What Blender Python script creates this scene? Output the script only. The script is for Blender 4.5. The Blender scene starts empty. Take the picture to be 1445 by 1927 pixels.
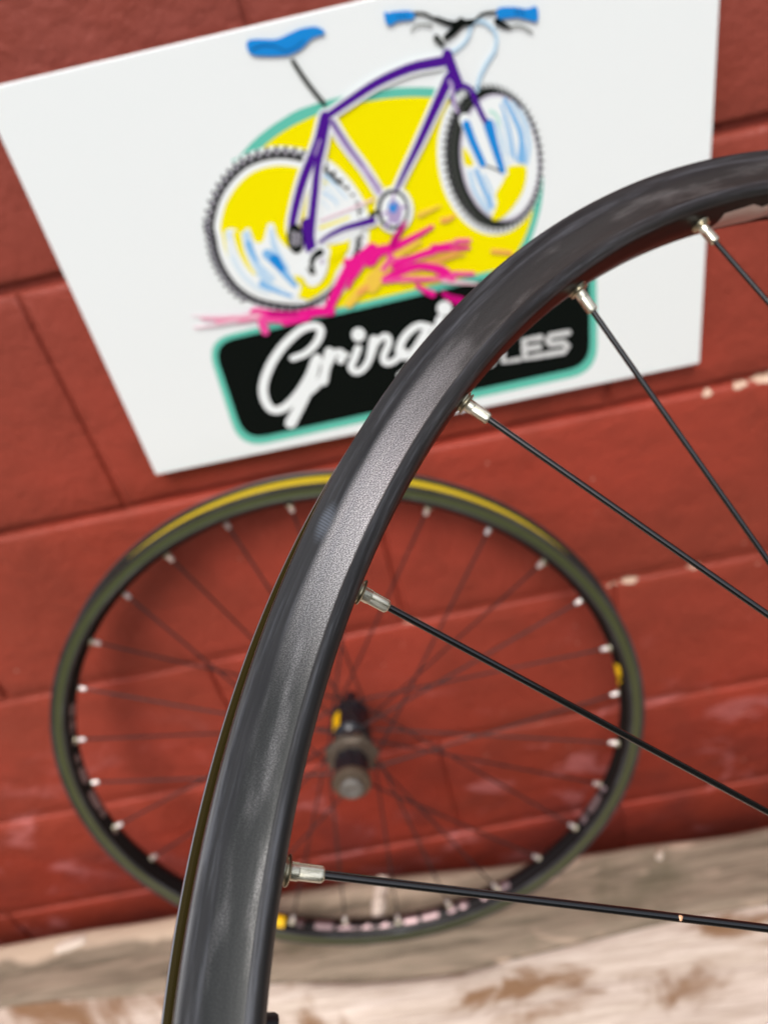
import bpy, math, random
from mathutils import Vector, Matrix
from mathutils.geometry import tessellate_polygon
random.seed(7)
sc = bpy.context.scene
# ------------------------------------------------------------------ camera
cam_d = bpy.data.cameras.new('camera'); cam = bpy.data.objects.new('camera', cam_d)
sc.collection.objects.link(cam); sc.camera = cam
RX = Vector((0.9778885979, -0.0843634851, -0.191354886))
RY = Vector((-0.2003941164, -0.6396693967, -0.7420682321))
RZ = Vector((-0.0598004023, 0.7640063564, -0.642431355))
m = Matrix.Identity(4)
for i, c in enumerate((RX, -RY, -RZ)):
    for k in range(3): m[k][i] = c[k]
m.translation = (0.25402208, -0.57781668, 0.02034634)
cam.matrix_world = m
cam_d.sensor_fit = 'VERTICAL'; cam_d.sensor_height = 36; cam_d.sensor_width = 27
cam_d.lens = 1636.29/1927*36
cam_d.clip_start = 0.01; cam_d.clip_end = 200
cam_d.dof.use_dof = True; cam_d.dof.focus_distance = 0.192; cam_d.dof.aperture_fstop = 13.5
# ------------------------------------------------------------------ light
TO_SUN = Vector((-0.10, -0.50, 0.86)).normalized()
w = bpy.data.worlds.new('World'); sc.world = w; w.use_nodes = True
nt = w.node_tree; sky = nt.nodes.new('ShaderNodeTexSky'); sky.sky_type = 'NISHITA'; sky.sun_disc = False
sky.sun_elevation = math.asin(TO_SUN.z); sky.sun_rotation = math.atan2(TO_SUN.x, TO_SUN.y)
sky.air_density = 1.0; sky.dust_density = 3.0; sky.ozone_density = 1.0
nt.nodes['Background'].inputs[1].default_value = 0.12
hs = nt.nodes.new('ShaderNodeHueSaturation'); hs.inputs['Saturation'].default_value = .45   # thin overcast whitens the sky
nt.links.new(sky.outputs[0], hs.inputs['Color']); nt.links.new(hs.outputs[0], nt.nodes['Background'].inputs[0])
sd = bpy.data.lights.new('sun', 'SUN'); sd.energy = 1.5; sd.angle = math.radians(20); sd.color = (1, .96, .9)
so = bpy.data.objects.new('sun', sd); sc.collection.objects.link(so)
so.rotation_euler = TO_SUN.to_track_quat('Z', 'Y').to_euler(); so.location = TO_SUN*10
sc.view_settings.view_transform = 'Standard'; sc.view_settings.look = 'None'
sc.view_settings.exposure = 0.80; sc.view_settings.gamma = 1.0; sc.view_settings.use_curve_mapping = False
# ------------------------------------------------------------------ helpers
def mesh(name, vs, fs, mats=(), idx=None, smooth=None):
    me = bpy.data.meshes.new(name); me.from_pydata([tuple(v) for v in vs], [], fs)
    for mt in (mats if isinstance(mats, (list, tuple)) else [mats]): me.materials.append(mt)
    if idx: me.polygons.foreach_set('material_index', idx)
    if smooth is not None:
        me.polygons.foreach_set('use_smooth', [True]*len(me.polygons))
        if smooth < 180: me.set_sharp_from_angle(angle=math.radians(smooth))
    me.update(); return me
def link(name, me, parent=None, mat=None):
    o = bpy.data.objects.new(name, me); sc.collection.objects.link(o)
    if parent is not None: o.parent = parent
    if mat is not None: o.matrix_local = mat
    return o
def tag(o, label=None, cat=None, kind=None, group=None):
    if label: o['label'] = label
    if cat: o['category'] = cat
    if kind: o['kind'] = kind
    if group: o['group'] = group
    return o
class NB:
    """small node builder"""
    def __init__(s, name):
        s.m = bpy.data.materials.new(name); s.m.use_nodes = True; s.t = s.m.node_tree
        s.b = s.t.nodes['Principled BSDF']
    def n(s, typ, **kw):
        nd = s.t.nodes.new(typ)
        for k, v in kw.items(): setattr(nd, k, v)
        return nd
    def put(s, sock, v):
        if v is None: return
        if isinstance(v, bpy.types.NodeSocket): s.t.links.new(v, sock)
        elif isinstance(v, (tuple, list)) and len(v) == 3 and sock.type == 'RGBA': sock.default_value = (*v, 1)
        else: sock.default_value = v
    def math(s, op, a, b=None, c=None, clamp=False):
        nd = s.n('ShaderNodeMath', operation=op, use_clamp=clamp)
        for i, v in enumerate((a, b, c)): s.put(nd.inputs[i], v)
        return nd.outputs[0]
    def vec(s, op, a, b=None):
        nd = s.n('ShaderNodeVectorMath', operation=op); s.put(nd.inputs[0], a)
        if b is not None: s.put(nd.inputs[1], b)
        return nd.outputs['Value'] if op in ('LENGTH', 'DISTANCE') else nd.outputs[0]
    def noise(s, co, scale, detail=4, rough=.55, dist=0):
        nd = s.n('ShaderNodeTexNoise'); s.put(nd.inputs['Vector'], co)
        nd.inputs['Scale'].default_value = scale; nd.inputs['Detail'].default_value = detail
        nd.inputs['Roughness'].default_value = rough; nd.inputs['Distortion'].default_value = dist
        return nd.outputs[0]
    def ramp(s, v, a, b, lo=0., hi=1.):
        nd = s.n('ShaderNodeMapRange', interpolation_type='SMOOTHSTEP'); s.put(nd.inputs[0], v)
        for i, q in enumerate((a, b, lo, hi)): nd.inputs[i+1].default_value = q
        return nd.outputs[0]
    def mix(s, f, a, b):
        nd = s.n('ShaderNodeMix', data_type='RGBA'); s.put(nd.inputs[0], f); s.put(nd.inputs[6], a); s.put(nd.inputs[7], b)
        return nd.outputs[2]
    def pos(s): return s.n('ShaderNodeNewGeometry').outputs['Position']
    def obj(s): return s.n('ShaderNodeTexCoord').outputs['Object']
    def scale(s, v, k): return s.vec('MULTIPLY', v, k)
    def sep(s, v):
        nd = s.n('ShaderNodeSeparateXYZ'); s.put(nd.inputs[0], v); return nd.outputs
    def comb(s, x, y, z):
        nd = s.n('ShaderNodeCombineXYZ')
        for i, v in enumerate((x, y, z)): s.put(nd.inputs[i], v)
        return nd.outputs[0]
    def bump(s, h, dist, strength=1.):
        nd = s.n('ShaderNodeBump'); nd.inputs['Strength'].default_value = strength
        nd.inputs['Distance'].default_value = dist; s.put(nd.inputs['Height'], h)
        s.t.links.new(nd.outputs[0], s.b.inputs['Normal'])
    def set(s, col=None, rough=None, metal=None, spec=None):
        s.put(s.b.inputs['Base Color'], col); s.put(s.b.inputs['Roughness'], rough)
        s.put(s.b.inputs['Metallic'], metal)
        if spec is not None: s.put(s.b.inputs['Specular IOR Level'], spec)
        return s.m
def plain(name, col, rough=.5, metal=0., spec=None): return NB(name).set(col, rough, metal, spec)
# ------------------------------------------------------------------ materials
def wall_paint():
    b = NB('red_wall_paint'); p = b.pos(); x, y, z = b.sep(p)
    big = b.noise(p, 3.2, 3); mid = b.noise(p, 14, 5, .6); fine = b.noise(p, 140, 4, .6)
    c = b.mix(b.ramp(big, .35, .68), (.345, .048, .028), (.268, .043, .024))
    c = b.mix(b.ramp(z, -.5, .05), c, (.245, .058, .042))                      # more brownish pink higher up
    c = b.mix(b.ramp(mid, .42, .70, 0, .6), c, (.215, .036, .020))
    # pinkish scuffs, mostly on the lowest courses
    sc_ = b.noise(b.scale(p, (1, 1, 1.6)), 9, 6, .66, .5)
    lowm = b.ramp(z, -.62, -.92)
    f = b.math('MULTIPLY', b.ramp(sc_, .545, .66), lowm)
    c = b.mix(b.math('MULTIPLY', f, .8), c, (.50, .15, .14))
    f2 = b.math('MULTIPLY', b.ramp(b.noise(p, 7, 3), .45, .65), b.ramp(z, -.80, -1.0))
    c = b.mix(b.math('MULTIPLY', f2, .45), c, (.15, .028, .026))  # shade at the wall's foot painted in as blotchy darker red
    # tiny bright specks: the paint's glints drawn into the colour
    v = b.n('ShaderNodeTexVoronoi'); b.put(v.inputs['Vector'], p); v.inputs['Scale'].default_value = 42
    sp = b.math('MULTIPLY', b.ramp(v.outputs['Distance'], .085, .05), b.ramp(b.noise(p, 9, 2), .54, .60))
    c = b.mix(sp, c, (.50, .22, .17))
    # chips down to the bare block at these places along the joints
    tot = None
    wob = b.scale(b.vec('SUBTRACT', b.n('ShaderNodeTexNoise').outputs[1], (.5, .5, .5)), (.014, 0, .009))
    nz = b.n('ShaderNodeTexNoise'); b.put(nz.inputs['Vector'], p); nz.inputs['Scale'].default_value = 75; nz.inputs['Detail'].default_value = 4
    wob = b.scale(b.vec('SUBTRACT', nz.outputs[1], (.5, .5, .5)), (.016, 0, .010))
    pw = b.vec('ADD', p, wob)
    for cx, cz, rx, rz in [(.540, -.4108, .017, .0038), (.514, -.4118, .007, .0018), (.487, -.413, .003, .003), (.422, -.6125, .007, .0036), (.405, -.6135, .004, .0018), (.485, -.6125, .006, .003),
                           (.207, -.611, .006, .0018), (.028, -.668, .005, .004)]:
        d = b.vec('LENGTH', b.vec('MULTIPLY', b.vec('SUBTRACT', pw, (cx, 0, cz)), (1/rx, 0, 1/rz)))
        q = b.ramp(d, 1.05, .85); tot = q if tot is None else b.math('MAXIMUM', tot, q)
    c = b.mix(tot, c, b.mix(fine, (.72, .55, .42), (.55, .38, .28)))
    h = b.math('ADD', b.math('MULTIPLY', mid, 1.6), b.math('MULTIPLY', fine, .35))
    h = b.math('ADD', h, b.math('MULTIPLY', b.noise(p, 45, 3), .8))
    b.bump(h, .0036, .75)
    return b.set(c, b.ramp(mid, .3, .7, .45, .65), 0, .28)
M = {}
M['wall'] = wall_paint()
M['board'] = plain('white_sign_panel', (.82, .87, .875), .38)
def wood(name, ca, cb, stain, st_lo, st_hi, seed=0, olive=None):
    b = NB(name); p = b.vec('ADD', b.pos(), (seed, seed*.7, 0))
    wz = b.noise(p, 5, 3, .5); g = b.noise(b.scale(b.vec('ADD', p, b.scale(b.comb(0, wz, 0), (0, .04, 0))), (3.0, 42, 8)), 1.6, 6, .62, .5)
    g2 = b.noise(b.scale(p, (14, 160, 30)), 1.5, 4, .6)
    c = b.mix(b.ramp(g, .32, .68), cb, ca)
    c = b.mix(b.ramp(g2, .4, .62, 0, .45), c, b.mix(.5, cb, stain))
    blot = b.noise(b.scale(p, (6, 11, 6)), 1.35, 5, .58, .6)
    c = b.mix(b.ramp(blot, st_lo, st_hi), c, stain)
    if olive: c = b.mix(b.ramp(b.noise(p, 8, 4), .5, .66, 0, .7), c, olive)
    if olive:                                                              # paler, splintered rear edge
        x, y, z = b.sep(b.pos())
        yy = b.math('ADD', y, b.math('MULTIPLY', b.math('SUBTRACT', b.noise(b.pos(), 14, 3), .5), .05))
        c = b.mix(b.math('MULTIPLY', b.ramp(yy, -.112, -.098), b.ramp(x, .02, -.12, .25, .85)), c, (.52, .40, .30))
    h = b.math('ADD', g, b.math('MULTIPLY', g2, .4)); b.bump(h, .004, .9)
    return b.set(c, .85, 0, .25)
M['plank_pale'] = wood('pale_worn_wood', (.70, .605, .53), (.59, .50, .42), (.25, .145, .08), .47, .61, 1.3)
M['plank_dark'] = wood('grey_brown_wood', (.27, .21, .155), (.095, .075, .052), (.50, .37, .28), .55, .66, 4.1, (.095, .082, .05))
M['ground'] = wood('dry_soil', (.30, .24, .18), (.22, .17, .12), (.15, .11, .08), .5, .7, 9)
def rim_metal(wear_and_sheen_gain, seed, sheen_peak=None, reflected_green=None, Ro=.285, D=.0158):
    """anodised rim: worn brake track on the side, plain elsewhere"""
    b = NB('anodised_rim'); o = b.obj(); x, y, z = b.sep(o)
    r = b.vec('LENGTH', b.comb(x, y, 0)); th = b.math('ARCTAN2', y, x)
    a = b.math('MULTIPLY', b.math('SUBTRACT', Ro, r), 1/D)             # 0 lip .. 1 inner edge
    rc = b.comb(b.math('MULTIPLY', th, .28), r, seed)                        # unrolled rim, metres
    wob = b.noise(b.scale(rc, (55, 400, 1)), 1, 4, .6)
    aw = b.math('ADD', a, b.math('MULTIPLY', b.math('SUBTRACT', wob, .5), .035))
    slow = b.noise(b.scale(rc, (11, 20, 1)), 1, 2)
    lo = b.math('ADD', .24, b.math('MULTIPLY', b.math('SUBTRACT', slow, .5), .12))
    track = b.math('MULTIPLY', b.ramp(b.math('SUBTRACT', aw, lo), 0, .13), b.ramp(aw, .765, .735))
    track = b.math('MULTIPLY', track, b.ramp(z, .002, .004))
    speck = b.noise(b.scale(rc, (3600, 3600, 1)), 1, 2, .8)
    if sheen_peak is not None:
        # sky highlight painted in: the worn track is brightest along one stretch
        dth = b.math('ABSOLUTE', b.math('SUBTRACT', th, sheen_peak))
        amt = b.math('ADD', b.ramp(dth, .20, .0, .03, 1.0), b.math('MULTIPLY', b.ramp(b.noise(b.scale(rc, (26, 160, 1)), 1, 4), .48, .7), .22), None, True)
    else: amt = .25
    worn = b.math('MULTIPLY', b.math('MULTIPLY', track, amt), wear_and_sheen_gain)  # track wear together with the painted highlight
    base = b.mix(b.ramp(b.noise(b.scale(rc, (14, 220, 1)), 1, 5, .6), .35, .7), (.030, .030, .031), (.056, .055, .055))
    scuff = b.noise(b.scale(rc, (16, 420, 1)), 1, 7, .72, .25)
    off = b.math('SUBTRACT', 1, b.math('MULTIPLY', track, .75))
    base = b.mix(b.math('MULTIPLY', b.ramp(scuff, .46, .70, 0, .75), off), base, (.145, .152, .168))
    base = b.mix(b.math('MULTIPLY', track, .75), base, b.mix(b.ramp(slow, .35, .65), (.018, .021, .019), (.040, .039, .036)))
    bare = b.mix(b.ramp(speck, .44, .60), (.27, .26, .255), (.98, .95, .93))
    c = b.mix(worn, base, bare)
    if reflected_green: c = b.mix(b.math('MULTIPLY', track, .8), c, reflected_green)  # olive reflection of greenery painted onto the track
    if sheen_peak is not None:
        # greasy thumb print near the outer lip
        u_ = b.math('MULTIPLY', b.math('SUBTRACT', th, math.radians(150.2)), 1/.0185); v_ = b.math('MULTIPLY', b.math('SUBTRACT', a, .20), 1/.10)
        dd = b.vec('LENGTH', b.comb(u_, v_, b.math('MULTIPLY', b.math('SUBTRACT', wob, .5), .5)))
        ridge = b.n('ShaderNodeTexWave'); ridge.inputs['Scale'].default_value = 420; ridge.inputs['Distortion'].default_value = 3; b.put(ridge.inputs['Vector'], rc)
        c = b.mix(b.math('MULTIPLY', b.ramp(dd, 1.25, .3), b.ramp(ridge.outputs[1], .1, .9, .35, .75)), c, (.20, .225, .26))
    # small chips at the very edge showing raw metal
    edge = b.math('MULTIPLY', b.ramp(a, .945, .975), b.ramp(b.noise(b.scale(rc, (160, 300, 1)), 1, 3), .70, .735))
    nick = b.math('MAXIMUM', edge, b.ramp(b.noise(b.scale(rc, (260, 340, 1)), 1, 2, .5), .80, .83))
    c = b.mix(nick, c, (.62, .58, .50))
    rough = b.math('ADD', b.math('MULTIPLY', worn, -.06), b.ramp(scuff, .4, .75, .40, .56))
    h = b.math('ADD', b.math('MULTIPLY', b.math('MULTIPLY', speck, worn), 1.0), b.math('MULTIPLY', b.noise(b.scale(rc, (60, 1400, 1)), 1, 3), .25))
    b.bump(h, .00018, .55)
    met = b.math('ADD', .55, b.math('MULTIPLY', worn, .35))
    return b.set(c, rough, met)
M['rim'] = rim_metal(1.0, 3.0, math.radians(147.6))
M['rim_b'] = rim_metal(.6, 8.0, None, (.095, .118, .035), .2735, .0137)
M['bed'] = plain('gloss_black_anodising', (.007, .005, .005), .34, 0, .10)
M['well'] = plain('shaded_yellow_channel', (.020, .014, .0008), .6, 0, .1)  # yellow tape's shaded tone put into the channel colour
M['lip'] = plain('scraped_rim_edge', (.30, .31, .33), .30, .8)
M['lip_b'] = plain('black_rim_edge', (.03, .03, .032), .4, .3)
M['well_y'] = plain('yellow_taped_channel', (.50, .37, .015), .55, 0, .2)
M['tape_f'] = plain('shaded_yellow_tape', (.07, .05, .006), .5)  # same yellow tape, its colour darkened to stand for shade
M['tape'] = plain('yellow_rim_tape', (.62, .47, .03), .45)
M['decal'] = plain('silver_foil_print', (.20, .135, .14), .36, .7)
M['decal_f'] = plain('silver_print', (.62, .56, .54), .35, .6)
M['decal_y'] = plain('yellow_print', (.85, .50, .0), .4)
M['decal_k'] = plain('black_print', (.012, .010, .010), .3)
def brass():
    b = NB('nickel_brass'); o = b.obj()
    s = b.noise(b.scale(o, (900, 900, 160)), 1, 4, .6)
    c = b.mix(b.ramp(s, .35, .66), (.50, .475, .36), (.80, .775, .66))
    c = b.mix(b.ramp(b.noise(b.scale(o, (500, 500, 420)), 1, 3), .62, .72, 0, .7), c, (.25, .22, .15))
    b.bump(s, .00008, .6)
    return b.set(c, b.ramp(s, .3, .7, .22, .42), .85)
M['brass'] = brass()
M['brass_b'] = plain('bright_nipple_metal', (.86, .82, .80), .28, .75)
M['eyelet'] = plain('dull_steel_eyelet', (.50, .46, .33), .32, .9)
M['spoke'] = plain('black_spoke', (.006, .006, .006), .07, 0, .7)
M['spoke_b'] = plain('matt_black_spoke', (.016, .013, .014), .45, 0, .3)
M['hub_k'] = plain('black_hub_shell', (.016, .017, .022), .25, .3)
M['hub_d'] = plain('grimy_brown_metal', (.10, .077, .058), .5, .5)
M['hub_b'] = plain('grimy_brown_ring', (.10, .072, .05), .5, .4)
M['hub_s'] = plain('worn_steel', (.21, .20, .185), .5, .6)
M['rubber'] = plain('black_plastic', (.01, .01, .01), .45)
# ------------------------------------------------------------------ block wall
BL, BH, J = .4064, .2032, .008
wall = tag(bpy.data.objects.new('block_wall', None), 'red painted concrete block wall behind the white sign and the leaning wheel', 'wall')
sc.collection.objects.link(wall)
def block_mesh(var):
    rnd = random.Random(var); L, H, D = BL-.004, BH-J, .19
    prof = [(0, 0), (.0004, .0026), (.0016, .0044), (.0040, .0053), (.02, .0056)]   # (inset, proud) rounded arris
    vs, fs = [], []; rings = []
    # back ring, then outward rings to a slightly bellied face
    def ring(ins, y):
        base = len(vs); n = 0
        for (x0, z0, x1, z1, k) in ((-L/2, -H/2, L/2, -H/2, 12), (L/2, -H/2, L/2, H/2, 6), (L/2, H/2, -L/2, H/2, 12), (-L/2, H/2, -L/2, -H/2, 6)):
            for i in range(k):
                t = i/k; x = x0+(x1-x0)*t; z = z0+(z1-z0)*t
                j = rnd.uniform(-.0005, .0005)
                x *= (L/2-ins+j)/(L/2); z *= (H/2-ins+j)/(H/2)
                yy = y if (abs(z1-z0) < 1e-9 or y < 0) else .0056-(.0056-y)*.42
                vs.append((x, -yy, z)); n += 1
        rings.append((base, n))
    ring(0, -D)
    for ins, y in prof: ring(ins, y)
    for (a, n), (b_, _) in zip(rings, rings[1:]):
        for i in range(n): fs.append((a+i, a+(i+1) % n, b_+(i+1) % n, b_+i))
    a, n = rings[-1]; fs.append(tuple(range(a, a+n)))
    a, n = rings[0]; fs.append(tuple(reversed(range(a, a+n))))
    return mesh('block', vs, fs, M['wall'], smooth=50)
BM = [block_mesh(i) for i in range(6)]
r = 0
for k in range(-5, 6):
    z = -k*BH-BH/2-BH*0
    # courses: joint lines at z = -n*BH ; in the course between -1 and -2 a vertical joint at x = 0
    n = k            # this course spans z from -n*BH to -(n+1)*BH
    off = 0 if n % 2 == 1 else BL/2
    for i in range(-4, 5):
        o = link('block', BM[random.randrange(6)], wall)
        o.location = (off+BL/2+i*BL, .0056+random.uniform(-.0006, .0006), -n*BH-BH/2); r += 1
vs = [(-1.7, .0035, -1.25), (2.3, .0035, -1.25), (2.3, .0035, 1.05), (-1.7, .0035, 1.05)]
def slab(x0, x1, y0, y1, z0, z1):
    v = [(x, y, z) for x in (x0, x1) for y in (y0, y1) for z in (z0, z1)]
    return v, [(0, 1, 3, 2), (4, 6, 7, 5), (0, 4, 5, 1), (2, 3, 7, 6), (0, 2, 6, 4), (1, 5, 7, 3)]
v, f = slab(-1.42, 2.02, .0062, .185, -1.2, 1.0)
for k in range(-5, 6):
    off = 0 if k % 2 == 1 else BL/2
    for i in range(-4, 6):
        x = off+i*BL; v2, f2 = slab(x-.004, x+.004, .0040, .03, -k*BH-BH+.0035, -k*BH-.0035)
        n = len(v); v += v2; f += [tuple(n+q for q in t) for t in f2]
for k in (3, 4, 5):                                                        # thick old paint has nearly filled the lowest bed joints
    v2, f2 = slab(-1.42, 2.02, .0026, .03, -k*BH-.0033, -k*BH+.0033); n = len(v); v += v2; f += [tuple(n+q for q in t) for t in f2]
link('mortar', mesh('mortar', v, f, M['wall']), wall)
# ------------------------------------------------------------------ ground
G = tag(link('ground', mesh('ground', [(-60, -60, -1.2395), (60, -60, -1.2395), (60, 60, -1.2395), (-60, 60, -1.2395)], [(0, 1, 2, 3)], M['ground'])), kind='structure')
def vnoise(x, y, s):
    def h(i, j): return (math.sin(i*127.1+j*311.7+s*74.7)*43758.5453) % 1
    i, j = math.floor(x), math.floor(y); fx, fy = x-i, y-j; fx = fx*fx*(3-2*fx); fy = fy*fy*(3-2*fy)
    return (h(i, j)*(1-fx)+h(i+1, j)*fx)*(1-fy)+(h(i, j+1)*(1-fx)+h(i+1, j+1)*fx)*fy-.5
def plank(name, yb, yf, ztop, mat, seed, thick=.07, rough=.004, x0=-1.4, x1=2.0, nx=150, ny=14, extra=None):
    """weathered plank: uneven top, wandering edges; yb/yf are functions of x"""
    vs, fs = [], []; prof = []
    for i in range(nx+1):
        x = x0+(x1-x0)*i/nx; b0, f0 = yb(x), yf(x)
        for j in range(ny+1):
            t = j/ny; y = b0+(f0-b0)*t
            e = min(t, 1-t); rd = -.006*max(0, 1-e*9)**2
            z = ztop+rd+rough*(vnoise(x*7, y*40, seed)+.6*vnoise(x*22, y*90, seed+3)+.3*vnoise(x*60, y*260, seed+7))
            if extra: z += extra(x, y)
            vs.append((x, y, z))
        vs.append((x, f0+.001, ztop-thick)); vs.append((x, b0-.001, ztop-thick))
    w_ = ny+3
    for i in range(nx):
        a = i*w_; b_ = a+w_
        for j in range(w_): k = (j+1) % w_; fs.append((a+j, a+k, b_+k, b_+j))
    fs.append(tuple(range(w_-1, -1, -1))); fs.append(tuple(nx*w_+j for j in range(w_)))
    return link(name, mesh(name, vs, fs, mat, smooth=60))
fr = lambda x: -.170-.022*math.exp(-((x-.17)/.16)**2)+.020*math.exp(-((x+.33)/.15)**2)+.004*vnoise(x*9, 0, 5)*2-.012*math.exp(-((x-.5)/.2)**2)
back = lambda x: -.080-.022*max(0, min(1, (x-.10)/.35))+.006*vnoise(x*12, 1, 2)
def lump(x, y):
    e = .0
    e += .012*math.exp(-(((x-.085)/.014)**2+((y+.10)/.022)**2))      # a stub of split wood
    e -= .006*math.exp(-(((x-.125)/.012)**2+((y+.11)/.03)**2))
    return e
ZG = -.9335
t1 = plank('weathered_timber', back, lambda x: fr(x)+.0006, ZG, M['plank_dark'], 1, extra=lump)
tag(t1, 'dark grey-brown weathered timber right against the wall that the wheel stands on', 'timber')
t2 = plank('weathered_plank', lambda x: fr(x)-.0004, lambda x: -.335+.003*vnoise(x*5, 0, 9), ZG+.002, M['plank_pale'], 11, rough=.006)
tag(t2, 'pale bleached plank with brown stains in front of the dark timber', 'plank')
for k in range(4):
    o = plank('weathered_plank', lambda x, k=k: -.341-.146*k, lambda x, k=k: -.341-.146*(k+1)+.006, ZG+.005, M['plank_pale'], 20+k, nx=60, ny=6)
    tag(o, ['pale bleached plank one row out from the stained front plank', 'pale bleached plank two rows out from the stained front plank', 'pale bleached plank three rows out from the stained front plank', 'outermost pale bleached plank of the decking'][k], 'plank', group='planks of the decking')
t2['group'] = 'planks of the decking'
for i, x in enumerate((-1.0, .2, 1.4)):
    v, f = slab(x-.045, x+.045, -.93, -.10, -1.238, ZG-.0665)
    o = link('support_beam', mesh('support_beam', v, f, M['plank_dark']))
    tag(o, ['left support beam under the planks', 'middle support beam under the planks', 'right support beam under the planks'][i], 'beam', group='beams under the planks')
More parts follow.
